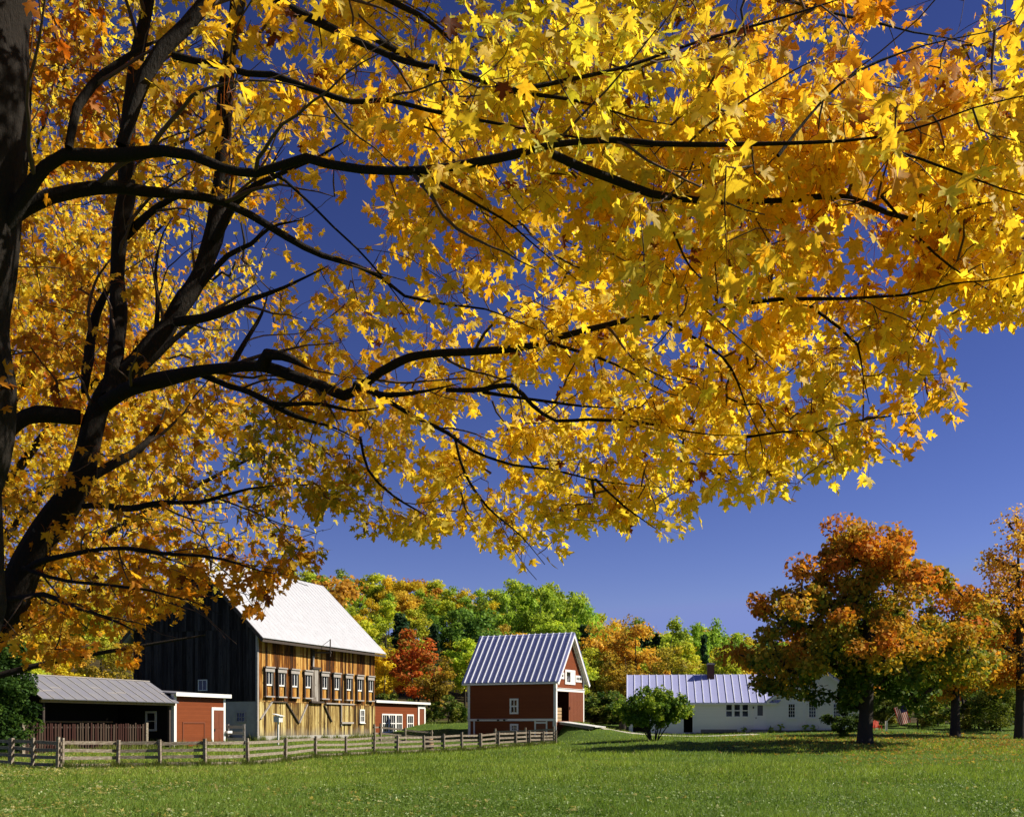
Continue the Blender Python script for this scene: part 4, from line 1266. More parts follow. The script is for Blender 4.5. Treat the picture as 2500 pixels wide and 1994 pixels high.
# tree B: leaning trunk farther back
LB('B', [(-150, 2195), (-130, 1850), (-75, 1640), (-5, 1500), (50, 1390), (110, 1305), (180, 1222), (215, 1117), (246, 1019), (280, 955), (348, 897), (390, 838), (441, 750), (485, 684), (522, 586), (533, 493), (536, 371), (551, 174), (574, 29), (600, -150), (620, -350)], 11.0, 11.4, 56, 14)
LB('B', [(270, 975), (284, 800), (290, 638), (313, 406), (330, 232), (348, 104), (371, 0), (400, -200), (420, -350)], 11.0, 11.6, 24, 14)
LB('B', [(191, 1013), (87, 1007), (35, 1030), (-10, 1080), (-80, 1150)], 11.0, 10.6, 20, 14)
LB('B', [(255, 985), (300, 955), (348, 935), (406, 926), (493, 912), (551, 905), (600, 897), (650, 897), (725, 920), (783, 938), (823, 955), (858, 944), (928, 903), (997, 862), (1073, 848), (1160, 845), (1250, 842), (1337, 838), (1424, 815), (1511, 794), (1627, 788), (1714, 765), (1830, 754), (1975, 745), (2120, 736), (2236, 725), (2323, 704), (2410, 693), (2500, 667), (2620, 635)], 10.9, 5.0, 20, 2.5)
LB('B', [(640, 900), (655, 865), (690, 868), (720, 880), (760, 905)], 9.9, 9.6, 15, 6)
LB('B', [(858, 945), (928, 967), (1015, 961), (1073, 949), (1125, 938)], 9.1, 8.9, 9, 4)
LB('B', [(1090, 946), (1180, 955), (1250, 948), (1296, 994), (1354, 1032), (1435, 1029), (1540, 1038), (1644, 1058), (1743, 1067), (1830, 1064)], 8.9, 7.6, 6, 3)
LB('B', [(1180, 958), (1250, 971), (1325, 983), (1424, 1000), (1511, 1009)], 8.8, 8.2, 4, 3)
LB('B', [(1337, 838), (1424, 867), (1499, 896), (1569, 936), (1627, 971), (1685, 986)], 8.1, 7.6, 5, 2)
LB('B', [(1627, 788), (1714, 832), (1772, 867), (1807, 925), (1830, 994), (1859, 1052), (1870, 1100)], 7.6, 7.2, 4, 2)
LB('B', [(1975, 745), (2050, 797), (2097, 838), (2114, 913), (2130, 980)], 6.9, 6.7, 4, 2)
LB('B', [(1990, 1050), (2060, 1030), (2180, 1010), (2290, 990)], 7.2, 7.4, 2.5, 2)
LB('B', [(1830, 1064), (1920, 1052), (1990, 1050)], 7.6, 7.2, 3, 2.5)
LB('B', [(480, 914), (522, 926), (592, 945), (650, 978), (725, 1019), (812, 1039), (880, 1070)], 10.4, 9.4, 10, 4)
LB('B', [(650, 975), (696, 984), (783, 987), (870, 1002), (951, 999)], 9.9, 9.3, 6, 3)
LB('B', [(915, 962), (940, 973), (1015, 1019), (1102, 1060), (1160, 1100), (1250, 1130), (1337, 1140), (1453, 1165), (1540, 1172), (1640, 1180)], 9.1, 8.2, 6, 2)
LB('B', [(1100, 1060), (1130, 1150), (1190, 1240), (1270, 1310), (1330, 1380)], 8.9, 9.4, 4, 2)
LB('B', [(880, 1070), (900, 1150), (960, 1210), (1040, 1260), (1100, 1300)], 9.4, 9.6, 4, 2)
LB('B', [(1453, 1165), (1520, 1230), (1600, 1290)], 8.4, 8.3, 3, 2)
LB('B', [(203, 1245), (261, 1234), (325, 1242), (406, 1231), (493, 1231), (551, 1216), (615, 1199), (700, 1180)], 11.0, 9.6, 9, 4)
LB('B', [(212, 1180), (244, 1152), (290, 1123), (336, 1094), (377, 1042), (400, 990)], 11.0, 11.6, 13, 8)
LB('B', [(60, 1385), (93, 1367), (174, 1355), (290, 1344), (406, 1350), (522, 1355), (609, 1384), (700, 1400)], 11.0, 8.4, 8, 3)
LB('B', [(20, 1460), (88, 1455), (180, 1480), (280, 1520), (360, 1560)], 11.0, 8.8, 8, 3)
LB('B', [(60, 1390), (150, 1420), (280, 1430), (430, 1460), (540, 1500)], 11.0, 8.2, 6, 2)
LB('B', [(518, 590), (580, 504), (626, 464), (679, 441), (760, 400), (850, 350)], 11.2, 10.6, 12, 5)
LB('B', [(485, 690), (551, 626), (609, 603), (655, 568), (740, 540)], 11.1, 10.8, 8, 4)
LB('B', [(430, 780), (464, 775), (510, 764), (580, 735), (660, 700), (800, 640)], 11.1, 10.0, 13, 4)
LB('B', [(348, 897), (390, 870), (476, 800), (560, 745), (640, 690)], 11.1, 11.4, 9, 4)
LB('B', [(215, 960), (203, 874), (215, 816), (232, 758), (255, 700), (285, 640)], 11.0, 11.4, 12, 9)
LB('B', [(383, 840), (383, 725), (383, 638), (400, 568), (429, 522)], 11.2, 11.6, 6, 3)
LB('B', [(300, 570), (340, 540), (377, 510), (420, 487), (490, 470)], 11.3, 10.8, 12, 6)
LB('B', [(560, 900), (600, 830), (640, 760), (660, 690)], 10.4, 10.6, 8, 4)

SIDE = []      # (tree, points, radii): forking side branches of the limbs
def side_branches(tree, P, r, rg, level=0):
    n = len(P); i = rg.integers(3, 7)
    while i < n - 1:
        if P[i, 2] > 1.5 and r[i] < .11 and r[i] > .0045:
            T = P[min(i + 1, n - 1)] - P[i - 1]; T /= np.linalg.norm(T) + 1e-9
            q = rg.normal(0, 1, 3) * np.array([.9, 1.1, 1.0]); q[2] += .25; q -= T * q.dot(T); q /= np.linalg.norm(q)
            a = rg.uniform(.5, 1.0); D = T * math.cos(a) + q * math.sin(a)
            L = rg.uniform(.45, 1.25) * (1.0 if level == 0 else .55) * (.6 + 6 * min(r[i], .05) * 2)
            k = max(4, int(L / .1)); pts = [P[i]]; d = D.copy()
            for _ in range(k):
                d = d + rg.normal(0, .14, 3) + T * .06 + np.array([0, 0, -.015]); d /= np.linalg.norm(d); pts.append(pts[-1] + d * L / k)
            rr = np.linspace(min(r[i] * rg.uniform(.35, .6), .022), .0028, k + 1)
            SIDE.append((tree, np.array(pts), rr))
            if level == 0: side_branches(tree, np.array(pts), rr, rg, 1)
        i += rg.integers(3, 8) if level == 0 else rg.integers(2, 5)
_rs = np.random.default_rng(12)
for _t, _P, _r in LIMBS: side_branches(_t, _P, _r, _rs)

EDGE = np.array([(-500, 1650), (330, 1620), (400, 1560), (430, 1500), (520, 1495), (640, 1512), (690, 1430), (770, 1400), (800, 1345), (880, 1318), (1000, 1332), (1080, 1350), (1180, 1366), (1300, 1388),
                 (1362, 1398), (1385, 1310), (1500, 1295), (1640, 1335), (1705, 1320), (1722, 1265), (1780, 1226), (1900, 1212), (1950, 1236), (2020, 1236), (2112, 1214), (2125, 1140), (2250, 1100), (2340, 1050), (2352, 1000), (2362, 800), (2430, 772), (2520, 790), (2900, 800)], float)
def below_edge(px, py): return py > np.interp(px, EDGE[:, 0], EDGE[:, 1])

CANCH = [  # colour anchors: px, py, reach, {palette: weight}
    (60, 300, 260, {'amber': 3, 'orange': 4, 'redor': 1}), (200, 230, 160, {'orange': 4, 'redor': 3, 'amber': 1}), (250, 800, 250, {'amber': 4, 'gold': 3, 'orange': 3}),
    (150, 930, 170, {'orange': 4, 'redor': 3, 'amber': 2}), (350, 450, 260, {'gold': 4, 'amber': 4}), (600, 100, 260, {'gold': 5, 'yellow': 2, 'amber': 2}),
    (850, 120, 260, {'yellow': 4, 'gold': 4}), (780, 400, 260, {'gold': 5, 'amber': 3}), (1180, 120, 200, {'yellow': 5, 'lime': 3, 'gold': 1}), (1420, 70, 220, {'yellow': 6, 'lime': 2}),
    (1550, 250, 170, {'yellow': 3, 'lime': 5, 'green': 1}), (1400, 330, 200, {'yellow': 4, 'lime': 3, 'gold': 2}), (1900, 230, 260, {'yellow': 6, 'gold': 3, 'lime': .5}),
    (2050, 60, 230, {'amber': 4, 'orange': 2, 'gold': 2}), (2250, 130, 150, {'amber': 3, 'orange': 3}), (2420, 150, 160, {'yellow': 4, 'gold': 3, 'lime': 1}), (2300, 400, 300, {'yellow': 5, 'gold': 5}),
    (1750, 520, 300, {'gold': 6, 'yellow': 4, 'amber': 1}), (2080, 560, 170, {'amber': 3, 'orange': 3, 'gold': 2}), (1500, 650, 300, {'gold': 5, 'yellow': 5}), (2350, 750, 260, {'gold': 5, 'yellow': 4}),
    (1700, 850, 300, {'yellow': 7, 'gold': 3}), (1500, 1050, 300, {'yellow': 7, 'gold': 3, 'lime': .4}), (1950, 960, 220, {'gold': 4, 'yellow': 4, 'olive': 2, 'lime': 1}), (2250, 1010, 130, {'amber': 4, 'gold': 3}),
    (1150, 1100, 260, {'yellow': 4, 'gold': 5}), (1200, 1280, 220, {'yellow': 4, 'gold': 3, 'olive': 2}), (1500, 1280, 200, {'yellow': 6, 'gold': 3}), (720, 1170, 190, {'olive': 5, 'green': 4, 'gold': 1}),
    (620, 1130, 120, {'green': 5, 'dkgreen': 1, 'olive': 3}), (880, 1200, 150, {'olive': 4, 'gold': 3, 'green': 2}), (850, 950, 250, {'gold': 6, 'amber': 2, 'yellow': 2}), (500, 950, 250, {'amber': 4, 'gold': 4, 'orange': 1}),
    (300, 1350, 300, {'amber': 5, 'gold': 2, 'orange': 3}), (600, 1330, 220, {'amber': 5, 'orange': 3, 'brown': .7}), (250, 1500, 260, {'amber': 5, 'orange': 3, 'gold': 2}), (60, 1150, 220, {'gold': 4, 'amber': 4}),
    (1100, 500, 250, {'gold': 6, 'yellow': 2, 'amber': 2}), (1900, 420, 250, {'gold': 5, 'yellow': 5})]
PK = list(PAL); PV = np.array([PAL[k] for k in PK])
def leaf_colours(px, py, rg, strength=1.0):
    W = np.zeros((len(px), len(PK)))
    for ax, ay, rr, wt in CANCH:
        g = np.exp(-((px - ax) ** 2 + (py - ay) ** 2) / (2 * (rr * .6) ** 2))
        s = sum(wt.values())
        for k, v in wt.items(): W[:, PK.index(k)] += g * v / s
    W += 1e-4 * np.array([1 if k in ('gold', 'yellow', 'amber') else 0 for k in PK])
    W = W / W.sum(1, keepdims=True); cw = W.cumsum(1)
    i = (rg.random((len(px), 1)) > cw).sum(1).clip(0, len(PK) - 1)
    c = PV[i] * .6 + (W @ PV) * .4
    c = c * rg.uniform(.82, 1.15, (len(px), 1))
    odd = rg.random(len(px)) < .012
    c[odd] = np.array([.16, .05, .012])
    return np.clip(c, .005, .92)

def foreground():
    rg = np.random.default_rng(21)
    NP, NT_, ND = [], [], []
    for k, (tr, P, r) in enumerate(LIMBS):
        keep = (r < .09) | (tr == 'A') & (np.arange(len(P)) % 3 == 0) & (P[:, 2] > 4.0)
        NP.append(P[keep]); NT_ += [tr] * int(keep.sum()); ND += list(r[keep])
    for tr, P, r in SIDE:
        NP.append(P[2:]); NT_ += [tr] * (len(P) - 2); ND += list(r[2:])
    N = np.concatenate(NP); NTr = np.array(NT_)
    npx = CX + N[:, 0] * F / N[:, 1]; npy = HY - (N[:, 2] - CZ) * F / N[:, 1]
    # sprays, by how full of leaf each part of the crown is
    cand = 26000
    px = rg.uniform(-420, 2700, cand); py = rg.uniform(-380, 1625, cand)
    rho = dens(px, py) / 9
    # break the mass into clumps
    cl = np.sin(px * .021 + 1.3 * np.sin(py * .017)) * np.sin(py * .026 + 1.1 * np.sin(px * .013))
    p = np.minimum(np.clip(rho, 0, 1) ** 1.35, .80) * (1 + .35 * cl)
    p[rho < .07] = 0
    ok = rg.random(cand) < p * .28
    ok &= ~below_edge(px, py + 30)
    px, py = px[ok], py[ok]
    m = 4200; qx, qy = rg.uniform(-500, 1900, m), rg.uniform(-1150, -130, m)  # extra sprays above the view, added to shade the left side
    px, py = np.append(px, qx), np.append(py, qy)
    T = []
    for x, y in zip(px, py):
        dd = (npx - x) ** 2 + ((npy - y) * 1.15) ** 2
        j = np.argpartition(dd, 60)[:60]; j = rg.choice(j)
        d = N[j, 1] + np.clip(rg.normal(.45, .75), -.35, 2.4)
        if y < -140: d += rg.normal(0, .9)
        i = int(np.argmin(dd))
        if dd[i] < 75 ** 2 and d < N[i, 1] + .22 and rg.random() < .78: d = N[i, 1] + .22 + abs(rg.normal(0, .25))
        d = np.clip(d, 4.5, 13.5)
        T.append(pt(x, y, d))
    T = np.array(T)
    # the sprig hangs below its twig end
    chains, troot = grow(N, T, .11, .0027, .42, .016, .12, rg, .0024, .04)
    ttree = NTr[troot]
    Vs = {'A': [], 'B': []}
    k = rg.integers(6, 13, len(T))
    idx = np.repeat(np.arange(len(T)), k)
    n = len(idx)
    depth = T[idx][:, 1]
    off = rg.normal(0, 1, (n, 3)); off /= np.linalg.norm(off, axis=1, keepdims=True); off *= (rg.random((n, 1)) ** .5) * .17
    off[:, 2] -= .03
    pos = T[idx] + off
    lp_x = CX + pos[:, 0] * F / pos[:, 1]; lp_y = HY - (pos[:, 2] - CZ) * F / pos[:, 1]
    col = leaf_colours(lp_x, lp_y, rg)
    # a sprig shares its leaning: wind sets the leaves aslant
    lean = rg.normal(0, .5, (len(T), 3)); lean[:, 2] = -abs(rg.normal(.75, .3, len(T))); lean[:, 0] += .25
    tip = lean[idx] + off / .17 * .55 + rg.normal(0, .30, (n, 3))
    nr = rg.normal(0, .75, (n, 3)) + np.array([.15, -.55, .65])
    size = np.clip(rg.normal(.083, .019, n), .038, .125)
    far = depth > 8.6
    out = {}
    for tr in 'AB':
        m = (ttree[idx] == tr) & ~below_edge(lp_x, lp_y)
        parts = []
        for sel, sh, fc in ((m & ~far, LEAF, LEAF_F), (m & far, LEAF, LEAF_F)):
            if sel.any(): parts.append(leaf_cloud(pos[sel], tip[sel], nr[sel], size[sel], col[sel], sh, fc, rg))
        # leaf stalks back to the twig end
        a_, b_ = pos[m], T[idx][m] + rg.normal(0, .025, (int(m.sum()), 3))
        w_ = np.cross(b_ - a_, [0, 1, 0]); w_ /= np.linalg.norm(w_, axis=1, keepdims=True) + 1e-9; w_ *= .0013
        mid = (a_ + b_) / 2 + np.array([0, 0, .012])
        Vp = np.stack([a_ - w_, a_ + w_, mid + w_, mid - w_, b_ + w_, b_ - w_], 1).reshape(-1, 3)
        o6 = np.arange(len(a_))[:, None] * 6
        Fp = np.concatenate([o6 + [0, 1, 2], o6 + [0, 2, 3], o6 + [3, 2, 4], o6 + [3, 4, 5]])
        parts.append((Vp, Fp, np.tile([.30, .10, .03], (len(Vp), 1))))
        out[tr] = parts
    for tr, lab in (('A', 'near golden maple whose trunk edges the view, long limbs sweeping across the sky'),
                    ('B', 'leaning dark maple trunk with golden lower boughs above the farm')):
        base = LIMBS[0][1][0] if tr == 'A' else [l for l in LIMBS if l[0] == 'B'][0][1][0]
        base = Vector(base)
        t = thing('maple_tree', lab, 'tree', tuple(base))
        bp = np.array(base)
        first = True
        for (q, P, r) in LIMBS:
            if q != tr: continue
            v, f = tube(P - bp, r, 14 if first else 9)
            link_mesh('trunk' if first else 'limb', np_mesh('trunk' if first else 'limb', v, [f], M['bark'], smooth=True), t)
            first = False
        ch = [(P - bp, r) for P, r, root in chains if NTr[root] == tr] + [(P - bp, r) for q, P, r in SIDE if q == tr]
        o = link_mesh('twigs', tubes_mesh('twigs', ch, M['twig'], 5), t); o['kind'] = 'stuff'
        VV, FF, CC, o_ = [], [], [], 0
        for v, f, c in out[tr]:
            VV.append(v - bp); FF.append(f + o_); CC.append(c); o_ += len(v)
        link_mesh('crown', np_mesh('crown', np.concatenate(VV), [np.concatenate(FF)], M['leaf'], np.concatenate(CC)), t)
    print('near leaves', n, 'sprays', len(T))
foreground()

# ---- the maple behind them, over the barn's gable: smaller in view, full yellow crown
def back_maple():
    rg = np.random.default_rng(5)
    Y0 = 25.0; bx, by = -12.6, Y0
    bz = g1(bx, by)
    t = thing('maple_tree', 'yellow maple with bare grey twigs behind the leaning trunk, before the barn', 'tree', (bx, by, bz))
    tr = catmull([(bx, by, bz - .2, .34), (bx + .1, by, 2.2, .30), (bx + .3, by + .1, 5, .26), (bx + .4, by, 9, .18), (bx + .2, by, 13, .10), (bx + .2, by, 17, .04)], .3)
    lim = []
    for (z, ex_, ey_, ez, r) in ((3.0, 4.5, -1.0, 5.2, .13), (3.6, 6.5, .6, 8.0, .14), (4.8, 3.0, 2.0, 9.5, .12), (6.0, 6.0, -1.2, 11.5, .12), (3.2, -4, 0, 7, .13), (7.5, 4.5, 1.0, 14, .10), (5.5, -4, -1, 12, .11), (2.6, 5.4, .5, 3.8, .09), (9, 2.5, -1, 16, .08), (8, -3, 1, 16, .09)):
        b = np.array([np.interp(z, tr[:, 2], tr[:, i]) for i in range(2)])
        lim.append(catmull([(b[0], b[1], z, r), (b[0] + ex_ * .35, b[1] + ey_ * .4, z + (ez - z) * .45, r * .7), (b[0] + ex_ * .75, b[1] + ey_ * .8, z + (ez - z) * .8, r * .4), (b[0] + ex_, b[1] + ey_, ez, r * .2)], .3))
    N = np.concatenate([tr[::2, :3][5:]] + [l[:, :3] for l in lim])
    cand = 14000
    u = rg.normal(0, 1, (cand, 3)); u /= np.linalg.norm(u, axis=1, keepdims=True); u *= rg.random((cand, 1)) ** .42
    T = np.array([-10.8, Y0, 10.2]) + u * np.array([7.6, 5.0, 8.6])
    px = CX + T[:, 0] * F / T[:, 1]; py = HY - (T[:, 2] - CZ) * F / T[:, 1]
    lim_x = np.interp(py, [-500, 300, 600, 900, 1150, 1330, 1400, 1480, 1600], [700, 720, 640, 560, 760, 800, 470, 400, 330])
    ok = (px < lim_x + rg.normal(0, 25, cand)) & (px > -700) & (py < 1500)
    # thinner windows in the crown
    for hx, hy, hr, k in ((470, 600, 110, .75), (560, 560, 90, .7), (560, 1100, 110, .55), (470, 880, 90, .5), (640, 780, 110, .7), (230, 480, 60, .4)):
        ok &= ~((np.hypot(px - hx, py - hy) < hr) & (rg.random(cand) < k))
    T = T[ok][:4300]
    chains, _ = grow(N, T, .3, .0055, .42, .05, .10, rg, .004, .05)
    k = rg.integers(6, 13, len(T))
    bare = (CX + T[:, 0] * F / T[:, 1] > 430) & (rg.random(len(T)) < .45); k[bare] = rg.integers(0, 3, bare.sum())
    idx = np.repeat(np.arange(len(T)), k); n = len(idx)
    off = rg.normal(0, .22, (n, 3)); pos = T[idx] + off
    w = np.array([PAL['yellow'], PAL['gold'], PAL['amber'], PAL['olive']])
    low = np.clip((7 - pos[:, 2]) / 6, 0, 1)
    pr = np.stack([.40 - .2 * low, .38 + 0 * low, .19 + .2 * low, .03 + 0 * low], 1).cumsum(1)
    ci = (rg.random((n, 1)) > pr).sum(1).clip(0, 3)
    col = w[ci] * rg.uniform(.8, 1.15, (n, 1))
    tip = rg.normal(0, .6, (n, 3)) + np.array([.1, 0, -.7]); nr = rg.normal(0, .8, (n, 3)) + np.array([.15, -.5, .6])
    V, Fc, C = leaf_cloud(pos, tip, nr, np.clip(rg.normal(.125, .025, n), .06, .19), np.clip(col, 0, .92), LEAFS, LEAFS_F, rg)
    b = np.array([bx, by, bz])
    v, f = tube(tr[:, :3] - b, tr[:, 3], 12); link_mesh('trunk', np_mesh('trunk', v, [f], M['bark'], smooth=True), t)
    for l in lim:
        v, f = tube(l[:, :3] - b, l[:, 3], 8); link_mesh('limb', np_mesh('limb', v, [f], M['bark'], smooth=True), t)
    o = link_mesh('twigs', tubes_mesh('twigs', [(P - b, r) for P, r, _ in chains], M['greybark'], 4), t); o['kind'] = 'stuff'
    link_mesh('crown', np_mesh('crown', V - b, [Fc], M['leaf'], C), t)
    print('back maple leaves', n)
back_maple()

# ------------------------------------------------------------------ middle-distance and forest trees
def tree_meshes(seed, H, cz, rad, nclump, nleaf, lsize, colfn, bark, trunk_r, shape='round', clump_r=.30, fork=.3, lobes=None, egg=.45, tw=4):
    """trunk and crown meshes of one tree standing at the origin"""
    rg = np.random.default_rng(seed)
    C = []
    while len(C) < nclump:
        u = rg.normal(0, 1, 3); u /= np.linalg.norm(u); u *= rg.random() ** .38
        c = np.array([0, 0, cz]) + u * rad
        f = (c[2] - (cz - rad[2])) / (2 * rad[2])
        if shape == 'cone':
            w = (1 - f) * .95 + .05
            ang = rg.uniform(0, 6.283); q = rg.random() ** .5
            c = np.array([math.cos(ang) * rad[0] * w * q, math.sin(ang) * rad[1] * w * q, c[2]])
        elif shape == 'egg':
            w = 1 - egg * max(0, f - .4) / .6; c[:2] *= w
        elif shape == 'dome':
            w = 1 - egg * max(0, f - .55) / .45; c[:2] *= w
            if c[2] < cz: c[2] = cz - (cz - c[2]) * .42
        elif shape == 'vase':
            c[:2] *= .55 + .6 * f
        C.append(c)
    C = np.array(C)
    th = cz + rad[2] * (.75 if shape != 'cone' else .98)
    tr = catmull([(0, 0, -.4, trunk_r * 1.25), (0, 0, .6, trunk_r), (rg.normal(0, .1), rg.normal(0, .1), th * .3, trunk_r * .8), (rg.normal(0, .2), rg.normal(0, .2), th * .65, trunk_r * .45), (rg.normal(0, .2), rg.normal(0, .2), th, trunk_r * .1)], H / 24)
    lo = int(len(tr) * fork)
    ch, _ = grow(tr[lo:, :3], C, H / 22, trunk_r * .13, .5, trunk_r * .62, .10, rg, trunk_r * .05, -.04)
    V1, F1 = tube(tr[:, :3], tr[:, 3], 8)
    VV, FF, o = [V1], [F1], len(V1)
    for P, r, _ in ch:
        v, f = tube(P, r, tw); VV.append(v); FF.append(f + o); o += len(v)
    trunk = np_mesh('trunk', np.concatenate(VV), [np.concatenate(FF)], bark, smooth=True)
    cid = rg.integers(0, nclump, nleaf)
    cr = clump_r * (rad.mean()) * rg.uniform(.65, 1.35, nclump)
    u = rg.normal(0, 1, (nleaf, 3)); u /= np.linalg.norm(u, axis=1, keepdims=True)
    q = rg.random((nleaf, 1)) ** .45
    sq = np.array([1, 1, .72 if shape != 'cone' else .35])
    pos = C[cid] + u * q * cr[cid][:, None] * sq
    nr = u * .7 + rg.normal(0, .7, (nleaf, 3)) + np.array([0, 0, .5])
    cj = rg.normal(0, 1, (nclump, 1))
    col = colfn(pos, cj[cid][:, 0], rg)
    size = lsize * rg.uniform(.6, 1.4, nleaf)
    v, f, c = quad_cloud(pos, nr, size, np.clip(col, .004, .9), rg)
    return trunk, (v, f, c)

def mixcol(*cs):
    cs = np.array(cs)
    def fn(pos, cj, rg):
        t = np.clip(.5 + cj * .28 + rg.normal(0, .22, len(pos)), 0, .999) * (len(cs) - 1)
        i = t.astype(int); fr = (t - i)[:, None]
        i2 = np.minimum(i + 1, len(cs) - 1)
        return (cs[i] * (1 - fr) + cs[i2] * fr) * rg.uniform(.75, 1.25, (len(pos), 1))
    return fn

SPEC = {}
def spec(name, n, **kw):
    SPEC[name] = []
    for i in range(n):
        tr, (v, f, c) = tree_meshes(100 + hash_(name) + i * 7, **kw)
        SPEC[name].append((tr, np_mesh('crown', v, [f], M['leaf_far'], c), kw['H']))
def hash_(s): return sum(ord(c) * (i + 1) for i, c in enumerate(s)) % 997
A3 = np.array
YG = mixcol((.30, .40, .040), (.50, .57, .050), (.68, .67, .060)); GR = mixcol((.20, .32, .036), (.36, .52, .055), (.50, .64, .075))
YE = mixcol((.50, .38, .028), (.76, .56, .040), (.84, .62, .045)); OR = mixcol((.40, .26, .035), (.62, .36, .045), (.74, .47, .055))
RE = mixcol((.28, .26, .03), (.54, .17, .03), (.66, .22, .035)); DK = mixcol((.06, .13, .022), (.12, .23, .032), (.20, .33, .045))
SP = mixcol((.018, .050, .020), (.030, .080, .028), (.05, .11, .035)); OL = mixcol((.24, .20, .028), (.42, .34, .038), (.56, .41, .042))
spec('yellow_green', 3, H=12, cz=7.6, rad=A3([3.0, 3.0, 4.4]), nclump=34, nleaf=4200, lsize=.30, colfn=YG, bark=M['greybark'], trunk_r=.17, shape='egg')
spec('light_green', 3, H=13, cz=8.2, rad=A3([2.7, 2.7, 4.8]), nclump=34, nleaf=4200, lsize=.30, colfn=GR, bark=M['palebark'], trunk_r=.15, shape='egg')
spec('yellow', 2, H=12, cz=7.6, rad=A3([3.0, 3.0, 4.4]), nclump=32, nleaf=4000, lsize=.30, colfn=YE, bark=M['palebark'], trunk_r=.16, shape='egg')
spec('orange', 2, H=12, cz=7.4, rad=A3([3.7, 3.7, 4.6]), nclump=36, nleaf=4600, lsize=.30, colfn=OR, bark=M['greybark'], trunk_r=.2)
spec('red', 1, H=11, cz=6.8, rad=A3([2.9, 2.9, 4.2]), nclump=34, nleaf=4200, lsize=.28, colfn=RE, bark=M['greybark'], trunk_r=.16, shape='egg')
spec('dark_green', 2, H=11, cz=6.6, rad=A3([3.2, 3.2, 4.3]), nclump=40, nleaf=5000, lsize=.30, colfn=DK, bark=M['greybark'], trunk_r=.2)
spec('spruce', 2, H=12, cz=6.4, rad=A3([2.0, 2.0, 5.8]), nclump=70, nleaf=4200, lsize=.30, colfn=SP, bark=M['greybark'], trunk_r=.16, shape='cone', clump_r=.22, fork=.08)
spec('olive', 2, H=11, cz=6.6, rad=A3([3.0, 3.0, 4.4]), nclump=30, nleaf=2800, lsize=.28, colfn=OL, bark=M['greybark'], trunk_r=.15, shape='vase')
spec('undergrowth', 2, H=3.2, cz=1.7, rad=A3([1.9, 1.9, 1.6]), nclump=22, nleaf=2400, lsize=.22, colfn=mixcol((.05, .10, .02), (.12, .19, .03), (.26, .26, .035)), bark=M['greybark'], trunk_r=.06, fork=.1)
KINDN = {'yellow_green': ('yellow green', 'broadleaf_tree'), 'light_green': ('light green', 'poplar_tree'), 'yellow': ('yellow', 'birch_tree'), 'orange': ('orange', 'maple_tree'),
         'red': ('red', 'maple_tree'), 'dark_green': ('dark green', 'broadleaf_tree'), 'spruce': ('dark pointed spruce', 'spruce_tree'), 'olive': ('thin olive', 'broadleaf_tree'), 'undergrowth': ('low leafy', 'bush')}
PLACED = []
def place(kind, px, Y, top_py, wide=1.0, label=None):
    x, y = pt(px, 0, Y)[:2]
    z = g1(x, y)
    h = CZ + (HY - top_py) * Y / F - z
    if h < 1.2: return
    var = SPEC[kind]; tr, cr, H = var[len(PLACED) % len(var)]
    s = h / H
    word, nm = KINDN[kind]
    t = thing(nm, None, 'bush' if kind == 'undergrowth' else 'tree', (x, y, z), random.uniform(0, 6.28))
    sw = max(.55, min(1.35, s)) * wide * random.uniform(.92, 1.1)
    t.scale = (sw, sw, s)
    link_mesh('trunk', tr, t); link_mesh('crown', cr, t)
    PLACED.append((t, kind, px, Y, top_py, label))
    return t

